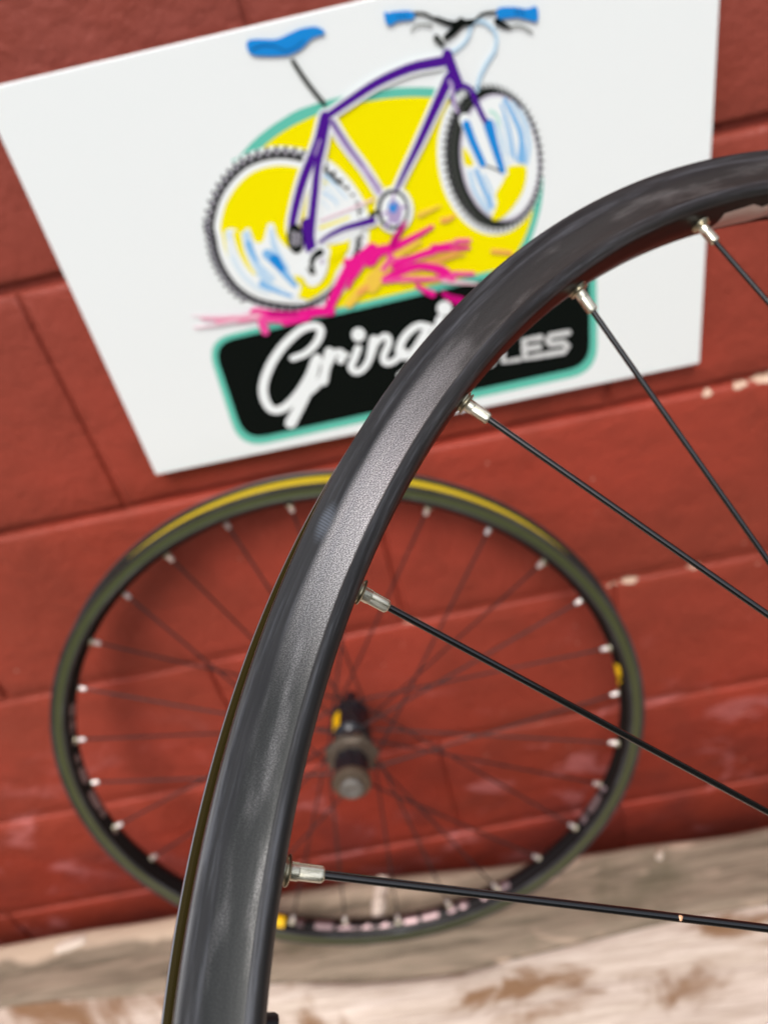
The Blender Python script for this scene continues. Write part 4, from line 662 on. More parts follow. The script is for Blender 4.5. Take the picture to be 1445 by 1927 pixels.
('logo_bicycle','lilac',20,'s',2.1,2.03,'232.6,121.2 227.3,121.7'),
('logo_bicycle','lilac',20,'s',1.9,1.82,'227.2,132.4 224.9,125.6'),
('logo_bicycle','lilac',20,'s',2.19,2.03,'217.6,132 222.2,125.9'),
('logo_bicycle','black',19,'s',3.66,2.14,'210,121.4 215.5,120'),
('logo_bicycle','pinkpale',15,'s',1.26,1.46,'175.9,118.2 180.4,117.4 184.8,116.7 189.3,116 194,115.2 198.8,114.4 203.7,113.5 208.7,112.6 213.7,111.7'),
('logo_bicycle','pinkpale',15,'s',0.73,0.7,'184.1,128.1 198.6,126'),
('logo_bicycle','black',18,'f',0,0,'162.8,126.9 162.5,128.4 162,130 161.4,131.4 160.7,132.7 160,133.8 159.1,134.8 158.2,135.5 157.3,136.1 156.4,136.3 155.5,136.3 154.6,136.1 153.8,135.6 153.1,134.9 152.5,133.9 152,132.8 151.6,131.5 151.4,130.1 151.3,128.5 151.4,127 151.6,125.4 151.9,123.8 152.4,122.3 153,120.9 153.7,119.6 154.4,118.5 155.3,117.6 156.2,116.9 157.1,116.4 158,116.2 158.9,116.2 159.7,116.4 160.5,116.9 161.2,117.6 161.8,118.5 162.3,119.6 162.7,120.8 162.9,122.2 163,123.7 163,125.3'),
('logo_bicycle','darkgrey',19,'f',0,0,'158.8,126.9 158.6,128.1 158.3,129.2 157.9,130.2 157.5,131.1 157,132 156.5,132.6 156,133.2 155.4,133.6 154.9,133.8 154.4,133.8 153.9,133.6 153.5,133.3 153.1,132.8 152.7,132.1 152.5,131.4 152.3,130.4 152.2,129.4 152.2,128.4 152.3,127.2 152.5,126.1 152.7,125 153,123.9 153.4,122.9 153.8,122 154.3,121.2 154.8,120.5 155.3,120 155.8,119.6 156.3,119.4 156.8,119.4 157.3,119.5 157.8,119.9 158.1,120.3 158.5,121 158.7,121.8 158.9,122.7 159,123.6 159,124.7 158.9,125.8'),
('logo_bicycle','lilacgrey',20,'s',0.55,0.52,'156.2,120.7 153.3,130.1'),
('logo_bicycle','lilacgrey',20,'s',0.47,0.55,'157.5,121.3 154.9,130.4'),
('logo_bicycle','lilacgrey',20,'s',0.55,0.62,'158.8,121.8 156.4,130.7'),
('logo_bicycle','lilacgrey',20,'s',0.46,0.61,'160.1,122.4 157.9,131.1'),
('logo_bicycle','lilacgrey',20,'s',0.62,0.55,'161.4,122.9 159.5,131.4'),
('logo_bicycle','white',17,'f',0,0,'172.6,152.2 171.5,154.2 170.2,156.1 168.8,157.7 167.3,159.2 165.8,160.3 164.2,161.2 162.7,161.8 161.3,162 159.9,161.9 158.7,161.4 157.7,160.7 156.9,159.6 156.3,158.2 155.9,156.6 155.8,154.8 155.9,152.9 156.3,150.8 156.9,148.7 157.7,146.6 158.7,144.6 159.8,142.6 161.1,140.8 162.5,139.2 164,137.8 165.5,136.7 167,135.9 168.5,135.4 169.8,135.2 171.1,135.3 172.3,135.7 173.3,136.5 174.1,137.5 174.7,138.8 175.1,140.3 175.3,142.1 175.2,144 174.9,146 174.4,148.1 173.6,150.2'),
('logo_bicycle','black',19,'s',5.36,2.47,'171,139.1 170,139.5 168.9,139.8 167.9,140.2 166.9,140.8 166.1,141.5 165.3,142.4 164.6,143.3 164,144.4 163.6,145.5 163.3,146.8 163.1,148.1 162.8,149.3'),
('logo_bicycle','darkgrey',19,'s',2.89,1.82,'162,150.9 164.3,150.1'),
('logo_bicycle','darkgrey',19,'s',2.89,1.82,'162,150.9 160.1,148.7'),
('logo_bicycle','darkgrey',19,'s',2.89,1.58,'162,150.9 161.4,153.4'),
('logo_bicycle','darkgrey',19,'s',2.89,1.82,'162,150.9 164,153.1'),
('logo_bicycle','darkgrey',19,'s',2.89,2.06,'162,150.9 161.1,151.1'),
('logo_bicycle','lilacgrey',18,'f',0,0,'172.5,146.1 172.4,146.4 172.3,146.7 172.1,147 171.9,147.3 171.6,147.5 171.4,147.7 171.1,147.8 170.8,147.9 170.5,147.9 170.2,147.9 169.9,147.8 169.7,147.6 169.5,147.4 169.3,147.2 169.1,146.9 169,146.6 168.9,146.3 168.9,146 168.9,145.6 169,145.2 169.1,144.9 169.2,144.6 169.4,144.3 169.6,144 169.9,143.8 170.1,143.6 170.4,143.5 170.7,143.4 171,143.4 171.3,143.4 171.5,143.5 171.8,143.7 172,143.9 172.2,144.1 172.4,144.4 172.5,144.7 172.5,145 172.6,145.3 172.6,145.7'),
('logo_mud_splash','amber',13,'s',5.25,3.9,'205.3,162.6 207.1,160.9 208.8,159.2 210.6,157.6 212.7,156.1 215.3,154.8 218.2,153.6 221.3,152.5 224.4,151.4 227.5,150.4 230.8,149.3 234.1,148.2 237.3,147.2'),
('logo_mud_splash','amber',13,'s',9.75,3.36,'201.3,166.7 204.6,164.3 207.7,161.9 210.9,159.7 214.7,158.2 219.1,157.5 224,157.5 229.1,157.7 234.1,157.7 238.9,157.4 243.8,157.1 248.7,156.8 253.5,156.5'),
('logo_mud_splash','amber',13,'s',5.85,2.1,'205.8,167.7 210.5,167.2 215.2,166.6 219.9,166.1 225,165.5 230.8,164.7 237,163.9 243.1,163.2 248.8,162.7 253.6,162.5 258,162.5 262.2,162.6 266.5,162.7'),
('logo_mud_splash','amber',13,'s',4.95,2.97,'221,166.2 224.3,166.1 227.5,166 230.8,166 234.3,165.9 238,166 241.9,166 245.9,166.1 249.8,166.2'),
('logo_mud_splash','pinkhot',20,'s',3.7,4.37,'210.4,160.5 212.2,158.7 214.2,156.8 215.9,155.1 217,153.8 217.4,153 217.2,152.6 216.9,152.4 216.6,152.1'),
('logo_mud_splash','pinkhot',20,'s',2.94,1.75,'219.3,166.7 220.9,165.1 222.4,163.5 224,162 225.8,160.7 228,159.8 230.4,159.1 233,158.5 235.6,158 238.2,157.7 241,157.5 243.7,157.4 246.5,157.3'),
('logo_mud_splash','orange',20,'s',2.58,1.98,'234.8,162.8 238.4,162.4 242,162 245.6,161.5 249,161.1 252.3,160.6 255.4,160.1 258.5,159.6 261.6,159.1'),
('logo_mud_splash','pinkhot',20,'s',3.9,1.85,'262.5,152.1 271.6,153'),
('logo_mud_splash','amber',13,'s',6.99,3.79,'200.1,173.1 203.2,170.7 206.6,168.2 209.5,165.9 211.3,164 211.3,162.6 210.3,161.6 208.7,160.7 207.4,159.8'),
('logo_mud_splash','amber',13,'s',3.9,1.52,'241.1,128.6 242.9,128.3 244.6,127.9 246.3,127.5 248.1,127.2 249.8,126.8 251.5,126.4 253.3,126 255,125.7'),
('logo_mud_splash','orange',13,'s',3.93,2.19,'255.8,135.7 256.7,135.8 257.6,135.9 258.6,135.9 259.5,135.8 260.4,135.5 261.3,135.2 262.2,134.7 263.1,134.3'),
('logo_mud_splash','orange',13,'s',2.92,2.94,'286.3,164.7 287.6,165.1 288.8,165.5 290.1,165.9 291.5,166.3 293.1,166.9 294.8,167.4 296.5,168.1 298.2,168.7'),
('logo_mud_splash','amber',13,'s',6.93,4.37,'222.4,171.5 225.1,171.7 227.8,171.7 230.6,171.9 233.2,172.4 235.9,173.1 238.4,174.2 241,175.3 243.6,176.4'),
('logo_mud_splash','amber',13,'s',6.12,5.25,'182,180.7 184.1,178.8 186.2,176.9 188.3,175 190.3,173.5 192.1,172.3 193.7,171.3 195.4,170.5 197,169.6'),
('logo_mud_splash','orange',14,'s',4.87,3.9,'191.1,173.7 196.6,171.3'),
('logo_mud_splash','magenta',21,'s',9.45,2.62,'202.7,152.2 204.4,150.8 206,149.5 207.8,148.2 209.8,147.3 212.2,146.9 214.8,146.9 217.6,146.9 220.7,146.6 224,145.9 227.7,144.9 231.5,143.8 235,142.7 238.4,141.6 241.6,140.5 244.7,139.3 247.9,138.2'),
('logo_mud_splash','magenta2',21,'s',2.15,5.94,'231,131 230.3,131.9 229.6,132.9 228.9,133.9 228.1,134.9 227,136 225.8,137 224.6,138.1 223.5,139.3 222.6,140.6 221.8,142 221,143.5 220.2,144.9'),
('logo_mud_splash','pinkhot',21,'s',2.19,2.52,'217.5,155.5 220.3,155.6 223.1,155.8 226,155.8 229,155.7 232.3,155.4 235.7,154.9 239.2,154.4 242.4,153.9 245.1,153.5 247.6,153 250.1,152.6 253.3,152.4 257.4,152.5 262,152.7 266.8,153.1 271.5,153.4'),
('logo_mud_splash','magenta',21,'s',5.25,2.62,'218.3,159.8 222.2,158.8 226.2,157.8 230.2,156.8 234.3,156.1 238.8,155.7 243.5,155.4 248.3,155.4 252.9,155.5 257.3,156 261.6,156.7 265.9,157.5 270.2,158.2'),
('logo_mud_splash','magenta',21,'s',6.12,1.75,'247.1,153.4 257.8,153.4'),
('logo_mud_splash','orange',20,'s',2.47,1.11,'225.3,163.9 229.2,164 233,164.1 236.9,164.2 240.8,164.1 244.9,163.9 249.1,163.6 253.1,163.2 256.5,162.8 259,162.5 260.9,162.1 262.6,161.7 264.4,161.4'),
('logo_mud_splash','magenta',21,'s',6.02,5.68,'210.5,168 213.4,167.1 216.3,166.2 219.2,165.4 222,164.8 224.9,164.3 227.7,163.8 230.5,163.6 233.1,163.6 235.5,163.9 237.7,164.5 239.9,165.2 242,166.1 244.3,167 246.6,168 248.8,169.2 250.7,170.5 252.3,172.1 253.5,173.9 254.7,175.8 256,177.6'),
('logo_mud_splash','pinkhot',21,'s',3.9,2.88,'209.5,169 213.1,169.5 216.7,169.9 220.4,170.5 224,171.1 227.7,171.9 231.4,172.8 235.2,173.7 239.2,174.6 243.4,175.2 247.8,175.8 252.4,176.4 256.8,177'),
('logo_mud_splash','magenta',21,'s',3.87,4.45,'244.8,168.4 251,173.9'),
('logo_mud_splash','pinkhot',21,'s',3.41,2.92,'257.9,174.7 270.8,177.7'),
('logo_mud_splash','magenta',21,'s',2.92,5.13,'230.9,176.9 232.1,178.2 233.2,179.6 234.4,181 235.6,182.2 236.9,183.4 238.2,184.4 239.5,185.4 240.9,186.5'),
('logo_mud_splash','magenta2',21,'s',2.97,7.42,'248.3,187.3 249.2,188.5 250.2,189.8 251.2,191 252.4,192.2 253.8,193.2 255.5,194.3 257.3,195.3 259,196.3'),
('logo_mud_splash','pinkpale2',20,'s',4.87,1.44,'250.4,178 253.2,179.1 256,180.2 258.8,181.2 261.6,182.3 264.6,183.3 267.6,184.3 270.7,185.3 273.7,186.4'),
('logo_mud_splash','magenta',21,'s',6.99,6.82,'205.9,143.7 204,144.7 202.1,145.8 200.1,146.8 198.1,147.9 196.1,148.8 194,149.7 191.9,150.7 189.8,152 187.9,153.9 186,156 184.1,158.4 182.1,160.8 180,163.4 177.9,166.2 175.8,169 173.9,171.5 172.2,173.6 170.7,175.5 169.3,177.4 167.8,179.3'),
('logo_mud_splash','magenta',21,'s',6.12,2.58,'194.6,153.1 193.5,154.5 192.4,155.9 191.2,157.4 190,159.1 188.6,161.1 187,163.5 185.4,165.9 183.8,168.4'),
('logo_mud_splash','pinkhot',20,'s',4.3,2.97,'205.1,147.8 203.6,148.8 202.1,149.8 200.6,150.9 198.8,152.4 196.9,154.2 194.8,156.4 192.6,158.7 190.4,160.9'),
('logo_mud_splash','magenta',21,'s',5.18,6.82,'187.1,149.7 188.3,155.2'),
('logo_mud_splash','magenta',21,'s',8.41,6.93,'116.7,172.4 119.7,173.6 122.8,174.8 125.8,176 129.1,177.2 132.5,178.3 136.2,179.4 139.9,180.4 143.5,181 147,181.2 150.6,181.1 154,180.9 157.2,181 160,181.3 162.7,181.8 165.2,182.4 167.8,183'),
('logo_mud_splash','pinkhot',21,'s',4.03,4.27,'117.1,177.2 121.5,178.6 125.9,180.1 130.3,181.5 134.4,182.7 138.4,183.4 142.1,183.9 145.7,184.3 149.4,184.8'),
('logo_mud_splash','magenta2',22,'s',4.95,3.44,'127.9,175 129.9,175.6 131.9,176.2 133.9,176.8 135.9,177.4 137.9,177.9 139.9,178.3 141.9,178.8 143.9,179.3'),
('logo_mud_splash','pinkhot',21,'s',6.93,5.44,'120.1,175.5 119.8,177.4 119.4,179.3 119.1,181.1 118.9,182.8 118.9,184.3 118.9,185.6 119,186.8 119.1,188.1'),
('logo_mud_splash','magenta',21,'s',4.37,3.96,'134,184.4 136.1,184.5 138.3,184.5 140.4,184.5 142.5,184.6 144.7,184.7 146.8,184.8 148.9,185 151,185.1'),
('logo_mud_splash','pinkmid',21,'s',4.95,1.48,'117.9,174.1 115.2,173.9 112.6,173.8 109.9,173.6 107,173.4 104.1,173.2 101.1,173.1 97.9,172.8 94.5,172.3 90.8,171.5 86.8,170.4 82.7,169.2 78.7,168.1'),
('logo_mud_splash','pinkmid',21,'s',2.62,1.34,'117.2,176.7 113.4,176.6 109.5,176.5 105.7,176.3 102,176 98.3,175.3 94.7,174.4 91.1,173.5 87.6,172.6'),
('logo_mud_splash','pinkpale',21,'s',2.47,1.48,'102.2,175.1 97.9,175 93.4,175 89.1,174.9 85.1,174.8 81.5,174.6 78.2,174.2 75,173.9 71.7,173.5'),
('logo_mud_splash','pinkpale',21,'s',1.75,0.87,'116.1,174.6 110.9,173.4 105.8,172.2 100.6,170.9 95.3,169.7 89.9,168.4 84.3,167.1 78.7,165.8 73.1,164.5'),
('logo_lettering','white',24,'s',5.25,7.69,'132.8,213.3 135.4,212.9 138,212.5 140.6,212.1 143.2,211.2 145.8,209.9 148.4,208.2 150.9,206.3 152.9,204.4 154.7,202.3 156.2,200.1 157.3,197.9 157.8,196 157.7,194.5 157.1,193.1 156,192.1 154.4,191.4 152.3,191.1 149.6,191 146.6,191.5 143.3,192.6 139.5,194.5 135.2,197.1 130.8,200.1 126.7,203.3 122.9,206.8 119.2,210.5 115.7,214.4 112.7,218.5 109.9,222.6 107.4,226.9 105.3,231.3 104,235.5 103.4,239.9 103.5,244.4 104.2,248.4 105.3,251.4 106.9,253.2 109.1,254.1 111.6,254.2 114.4,253.7 117.4,252.5 120.7,250.5 124.1,248.1 127.4,245.5 130.8,242.5 134.1,239.1 137.4,235.5 140.4,232 143,228.5 145.3,225 147.4,221.5 149.7,218'),
('logo_lettering','white',24,'s',6.23,8.99,'150,216.8 148.8,219.4 147.7,222 146.5,224.7 145,227.6 143.2,231 141.2,234.6 139,238.4 136.7,242.1 134.1,245.8 131.3,249.5 128.5,253.1 125.8,256.5 123.4,259.6 121.1,262.4 118.9,265.2 116.7,268.1'),
('logo_lettering','white',24,'s',5.81,5.2,'130.5,247.6 134.1,245.7 137.8,243.9 141.3,242 144.4,239.8 146.9,237.4 148.9,234.9 150.8,232.2 152.8,229.5 154.9,226.7 157,223.9 159.2,221 161.3,218.2'),
('logo_lettering','white',24,'s',6.68,6.95,'159.9,213.9 158.7,216.5 157.6,219.1 156.3,221.8 155.1,224.7 153.8,227.8 152.4,231 151.1,234.3 149.7,237.7'),
('logo_lettering','white',24,'s',5.81,5.81,'154.3,223.1 156.5,221.3 158.7,219.4 160.9,217.7 162.8,216.6 164.6,216.1 166.3,216.1 167.6,216.5 168.5,217.3 168.5,218.4 168,220 167.2,221.7 166.5,223.4'),
('logo_lettering','white',24,'s',3.32,2.97,'164.8,223 172.6,219.6'),
('logo_lettering','white',24,'s',5.57,5.12,'180.9,216.3 179.7,218.4 178.5,220.5 177.3,222.5 176.2,224.4 175.1,226.1 174,227.5 173,228.9 172.6,230.3 172.8,231.8 173.4,233.5 174.4,235 175.6,235.7 177.1,235.7 178.9,235.2 180.8,234.2 182.7,232.7 184.6,230.6 186.6,228 188.4,225.1 190,222.4 191.3,220 192.3,217.6 193.3,215.3 194.2,213'),
('logo_lettering','white',24,'s',5.94,4.93,'193.4,211.5 192.5,213.5 191.7,215.6 190.8,217.7 190,219.8 189.1,221.9 188.3,224 187.4,226.1 186.5,228.2'),
('logo_lettering','white',24,'s',4.82,5.39,'188.1,223.3 190.1,220.8 192,218.2 193.9,215.8 195.8,214 197.7,212.6 199.6,211.6 201.3,211 202.6,211.1 203.5,211.9 204,213.4 204.1,215.2 203.8,217.2 202.7,219.5 200.9,222.1 199.1,224.7 197.9,227 197.5,228.9 197.4,230.7 197.8,232.1 198.5,233.1 199.7,233.6 201.3,233.7 203.1,233.4 205,232.7 206.9,231.6 209,230 211.1,228.3 213.1,226.6'),
('logo_lettering','white',24,'s',5.81,5.94,'234.6,211.6 232.6,210.6 230.7,209.5 228.7,208.6 226.6,208.5 224.1,209.2 221.4,210.6 218.7,212.4 216.4,214.4 214.3,216.7 212.4,219.4 210.9,222.2 210,224.6 209.9,226.7 210.5,228.8 211.6,230.4 212.9,231.2 214.5,231.2 216.5,230.6 218.7,229.2 221.2,227.2 223.8,224.4 226.7,220.8 229.7,216.8 232.7,213.1'),
('logo_lettering','white',24,'s',5.94,5.81,'232.7,213.1 230.7,216.5 228.8,219.9 226.8,223.3 224.7,226.8 222.5,230.4 220.1,234.1 217.7,237.6 215.4,240.6 213.3,242.7 211.2,244.2 209.2,245.4 207.2,246.8'),
('logo_lettering','white',24,'s',6.16,5.12,'243.3,206.7 242.2,209 241.1,211.3 239.9,213.5 238.6,215.8 237.1,218 235.4,220.2 233.7,222.4 232,224.6'),
('logo_lettering','white',24,'f',0,0,'188.3,206.7 188.1,207.5 187.8,208.3 187.3,209 186.7,209.7 186.1,210.2 185.4,210.6 184.7,210.9 183.9,211.1 183.1,211.1 182.3,211 181.6,210.8 180.9,210.4 180.2,209.9 179.6,209.3 179.2,208.6 178.8,207.8 178.6,207 178.5,206.1 178.5,205.2 178.6,204.4 178.8,203.5 179.2,202.7 179.6,202 180.2,201.4 180.8,200.9 181.5,200.5 182.3,200.2 183,200 183.8,200 184.6,200.1 185.3,200.4 186,200.7 186.7,201.2 187.2,201.8 187.7,202.5 188.1,203.3 188.3,204.1 188.4,204.9 188.5,205.8'),
('logo_lettering','white',24,'f',0,0,'252.7,200.5 252.5,201.3 252.2,202.2 251.8,203 251.2,203.6 250.6,204.2 249.9,204.6 249.1,205 248.3,205.1 247.5,205.1 246.6,205 245.8,204.8 245,204.4 244.3,203.8 243.7,203.2 243.2,202.4 242.7,201.6 242.4,200.8 242.2,199.8 242.2,198.9 242.2,198 242.4,197.1 242.8,196.3 243.2,195.5 243.7,194.9 244.4,194.3 245.1,193.9 245.8,193.6 246.6,193.4 247.5,193.4 248.3,193.5 249.1,193.8 249.9,194.2 250.6,194.7 251.2,195.3 251.7,196 252.2,196.8 252.5,197.7 252.7,198.6 252.8,199.5'),
('logo_lettering','silver',24,'s',4.12,4.12,'241.2,238.4 239.9,236 231.3,235.7 228,239.4 227.1,247 229.6,251 238.4,251.3 240.1,249.1'),
('logo_lettering','silver',24,'s',4.06,4.06,'246.9,235.4 252.6,244.2 259.8,235.9'),
('logo_lettering','silver',24,'s',4,4,'252.6,244.2 251.9,252.8'),
('logo_lettering','silver',24,'s',4.61,4.61,'278.4,239.8 277.1,237.5 268.5,237.2 265.3,240.8 264.7,248.5 267.3,252.4 276.1,252.8 277.7,250.5'),
('logo_lettering','silver',24,'s',4.06,4.06,'285.8,236.9 284.9,253.1 296.6,253.6'),
('logo_lettering','silver',24,'s',5.13,5.13,'313.9,238.9 301.7,238.4 301.1,253.7 313.5,254.2'),
('logo_lettering','silver',24,'s',5.13,5.13,'301.4,246 312.3,246.5'),
('logo_lettering','silver',24,'s',5.13,5.13,'334.4,239.7 321.1,239.2 319.1,242.5 321,246.4 331,247.2 333.5,251.1 331,254.9 317.4,254.4'),
]
COL = dict(white=(.82, .87, .875), black=(.004, .006, .005), yellow=(.86, .76, .0), teal=(.12, .52, .41), purple=(.070, .010, .26), purple2=(.16, .07, .36),
    tyre=(.20, .20, .22), lilac=(.42, .33, .56), lilacgrey=(.52, .50, .60), grey=(.25, .27, .26), darkgrey=(.045, .05, .045), blue1=(.012, .24, .66), blue2=(.20, .46, .78),
    sky=(.47, .66, .84), sky2=(.44, .64, .80), pale=(.66, .78, .86), mint=(.45, .75, .66), navy=(.01, .06, .22), amber=(.84, .56, .07), orange=(.84, .40, .10),
    magenta=(.78, .012, .27), magenta2=(.52, .005, .19), pinkhot=(.82, .08, .34), pinkmid=(.80, .28, .44), pinkpale=(.80, .56, .64), pinkpale2=(.74, .52, .58), silver=(.60, .62, .62))
PM = {k: plain('print_'+k, v, .55, 0, .04) for k, v in COL.items()}
SW, SH, SA = .43468, .2914, -.00568331
sign = tag(bpy.data.objects.new('shop_sign', None), 'white rectangular cycle shop sign with a purple bicycle logo, mounted tilted on the red wall', 'sign')
sc.collection.objects.link(sign)
ca, sa = math.cos(SA), math.sin(SA)
sx, sz = .04223562, -.07809458
sign.location = (ca*sx-sa*sz, -.012, sa*sx+ca*sz); sign.rotation_euler = (0, -SA, 0)
def rounded_panel(W, H, T, rad=.0015, bev=.0004):
    o = []; 
    for cx, cz, a0 in ((rad, -rad, 180), (rad, -H+rad, 270), (W-rad, -H+rad, 0), (W-rad, -rad, 90)):
        seg = [(a0-0) - k*(-1)*0 for k in range(1)]
        for k in range(5):
            a = math.radians({180: 90, 270: 180, 0: 270, 90: 0}[a0]+k*22.5)
            o.append((cx+rad*math.cos(a), cz+rad*math.sin(a)))
    n = len(o); vs = []
    cxm, czm = W/2, -H/2
    for ins, y in ((bev, 0), (0, bev), (0, T)):
        for x, z in o: vs.append((x+(cxm-x)*ins/(W/2), y, z+(czm-z)*ins/(H/2)))
    fs = [tuple(reversed(range(n))), tuple(range(2*n, 3*n))]
    for k in (0, n):
        for i in range(n): fs.append((k+i, k+(i+1) % n, k+n+(i+1) % n, k+n+i))
    return vs, fs
v, f = rounded_panel(SW, SH, .0038)
link('panel', mesh('panel', v, f, M['board']), sign)
def ribbon(P, w0, w1, y0):
    L = len(P); vs = []; fs = []; nr = []
    for i in range(L):
        a = P[max(0, i-1)]; b = P[min(L-1, i+1)]; d = Vector((b[0]-a[0], b[1]-a[1])); d = d.normalized() if d.length > 1e-9 else Vector((1, 0)); nr.append(d)
    for i, p in enumerate(P):
        t = i/(L-1); hw = (w0+(w1-w0)*t)/2; d = nr[i]; y = y0-t*3e-6
        vs += [(p[0]-d.y*hw, y, p[1]+d.x*hw), (p[0]+d.y*hw, y, p[1]-d.x*hw)]
    for i in range(L-1): fs.append((2*i, 2*i+1, 2*i+3, 2*i+2))
    if max(w0, w1) > .0016:
        for i, s, hw in ((0, -1, w0/2), (L-1, 1, w1/2)):
            d = nr[i]*s; p = P[i]; base = len(vs); y = y0-(i/(L-1))*3e-6; q = Vector((-d.y, d.x))
            for k in range(7):
                a = math.pi*k/6-math.pi/2; vs.append((p[0]+hw*(math.cos(a)*d.x+math.sin(a)*q.x), y, p[1]+hw*(math.cos(a)*d.y+math.sin(a)*q.y)))
            fs.append(tuple(base+k for k in range(7)))
    return vs, fs
prt = {}
ART.sort(key=lambda a: a[2])
for rank, (part, col, lay, typ, w0, w1, pts) in enumerate(ART):
    P = [tuple(float(q)/1000 for q in s.split(',')) for s in pts.split()]; P = [(a, -b) for a, b in P]
    y0 = -.00006-rank*4.5e-6
    if typ == 'f':
        tr = tessellate_polygon([[Vector((a, b, 0)) for a, b in P]])
        vs = [(a, y0, b) for a, b in P]; fs = [tuple(t) for t in tr]
    else: vs, fs = ribbon(P, w0/1000, w1/1000, y0)
    V, F, I, C = prt.setdefault(part, ([], [], [], []))
    if col not in C: C.append(col)
    n = len(V); V += vs
    for t in fs:
        # every printed face looks outwards (-y)
        a, b, c = (Vector(vs[t[i]]) for i in (0, 1, 2))
        if (b-a).cross(c-a).y > 0: t = tuple(reversed(t))
        F.append(tuple(n+i for i in t)); I.append(C.index(col))
for part, (V, F, I, C) in prt.items():
    link(part, mesh(part, V, F, [PM[c] for c in C], I), sign)
# ------------------------------------------------------------------ wheels
def lathe(prof, seg=48, mat=None, closed=False, axis_cap=True, smooth=35, idx=None, mats=None):
    vs, fs, mi = [], [], []
    n = len(prof)
    for i in range(seg):
        a = 2*math.pi*i/seg
        for r_, z in prof: vs.append((r_*math.cos(a), r_*math.sin(a), z))
    for i in range(seg):
        a, b = i*n, ((i+1) % seg)*n
        for k in range(n if closed else n-1):
            l = (k+1) % n
            fs.append((a+k, b+k, b+l, a+l)); mi.append(idx[k] if idx else 0)
    if not closed and axis_cap:
        fs.append(tuple(i*n for i in range(seg-1, -1, -1))); mi.append(0)
        fs.append(tuple(i*n+n-1 for i in range(seg))); mi.append(0)
    return mesh('lathe', vs, fs, mats or mat, mi if idx else None, smooth)
def rim_profile(Ro, Ri, Rb, W):
    h = W/2
    half = [(Ro-.0130, 0, 2), (Ro-.0128, h-.0088, 2), (Ro-.0098, h-.0066, 2), (Ro-.0090, h-.0040, 2), (Ro-.0082, h-.0022, 2), (Ro-.0046, h-.0015, 2), (Ro-.0030, h-.0016, 4), (Ro-.0018, h-.0021, 4), (Ro-.0010, h-.0021, 4), (Ro-.0002, h-.0015, 3),
        (Ro, h-.0013, 3), (Ro, h-.0004, 3), (Ro-.0002, h-.0001, 0), (Ro-.0008, h+.00005, 0), (Ro-.0013, h-.00005, 0)]
    D = Ro-Ri
    for t, dip in ((.12, .00015), (.22, .0003), (.32, .00055), (.42, .0007), (.52, .00075), (.62, .0007), (.70, .0006), (.745, .00045), (.762, .00018), (.80, .00012), (.90, .0005), (.955, .0011)):
        half.append((Ro-D*t, h-dip, 0))
    half += [(Ri+.0004, h-.0016, 0), (Ri, h-.0021, 0), (Ri-.0002, h-.0027, 1), (Ri-.0005, h-.0042, 1)]
    for t in (.75, .5, .25): half.append((Rb+(Ri-.0006-Rb)*t*t, (h-.0055)*t, 1))
    prof = half + [(Rb, 0, 1)] + [(r_, -z, k) for r_, z, k in reversed(half[1:])]
    # material of a strip = material tag of the strip's inner vertex
    pts = [(r_, z) for r_, z, _ in prof]; n = len(prof); idx = []
    for k in range(n):
        a, b = prof[k][2], prof[(k+1) % n][2]
        idx.append(a if a == b else 0 if 0 in (a, b) and 3 in (a, b) else max(a, b) if 0 not in (a, b) else max(a, b) if 1 in (a, b) else 0)
    
    return pts, idx
def bed_r(z, Ri, Rb, W):
    t = abs(z)/(W/2-.0055); return Rb+(Ri-.0006-Rb)*t*t if t < 1 else Ri-.0006
def patch(poly_cols, a0, a1, Ri, Rb, W, mat, lift=.00018):
    """foil print following the spoke bed; poly_cols: list of (t, zlo, zhi) in -1..1 across"""
    vs, fs = [], []; K = 6
    for t, lo, hi in poly_cols:
        a = a0+(a1-a0)*t
        for k in range(K+1):
            z = (lo+(hi-lo)*k/K)*(W/2-.0045); rr = bed_r(z, Ri, Rb, W)-lift
            vs.append((rr*math.cos(a), rr*math.sin(a), z))
    for i in range(len(poly_cols)-1):
        for k in range(K): s = i*(K+1)+k; fs.append((s, s+1, s+K+2, s+K+1))
    return mesh('print', vs, fs, mat, smooth=180)
def tube_z(r0, r1, L, seg=10, mat=None, z0=0):
    vs = [(r0*math.cos(2*math.pi*i/seg), r0*math.sin(2*math.pi*i/seg), z0) for i in range(seg)]+[(r1*math.cos(2*math.pi*i/seg), r1*math.sin(2*math.pi*i/seg), z0+L) for i in range(seg)]
    fs = [(i, (i+1) % seg, seg+(i+1) % seg, seg+i) for i in range(seg)]+[tuple(range(seg-1, -1, -1)), tuple(range(seg, 2*seg))]
    return mesh('spoke', vs, fs, mat, smooth=60)
def nipple_mesh(k, mat):
    """round neck at the rim, then four wrench flats, then a chamfered tip; along +z"""
    vs, fs = [], []; N = 24; secs = []
    def sec(z, hr, sq):
        for i in range(N):
            a = 2*math.pi*(i+.5)/N; c, s = math.cos(a), math.sin(a)
            if sq:
                m_ = max(abs(c), abs(s)); rr = min(hr/m_, sq)
            else: rr = hr
            vs.append((rr*c, rr*s, z))
        secs.append(z)
    for z, hr, sq in ((-.0012, .00176*k, 0), (.0029, .00174*k, 0), (.00305, .00170*k, 0), (.0032, .00152*k, .00178*k), (.0072, .00152*k, .00178*k), (.0077, .00146*k, .00162*k), (.0080, .00122*k, .00128*k), (.00802, .00088*k, 0)): sec(z, hr, sq)
    for j in range(len(secs)-1):
        for i in range(N): fs.append((j*N+i, j*N+(i+1) % N, (j+1)*N+(i+1) % N, (j+1)*N+i))
    fs.append(tuple((len(secs)-1)*N+i for i in range(N)))
    return mesh('nipple', vs, fs, mat, smooth=32)
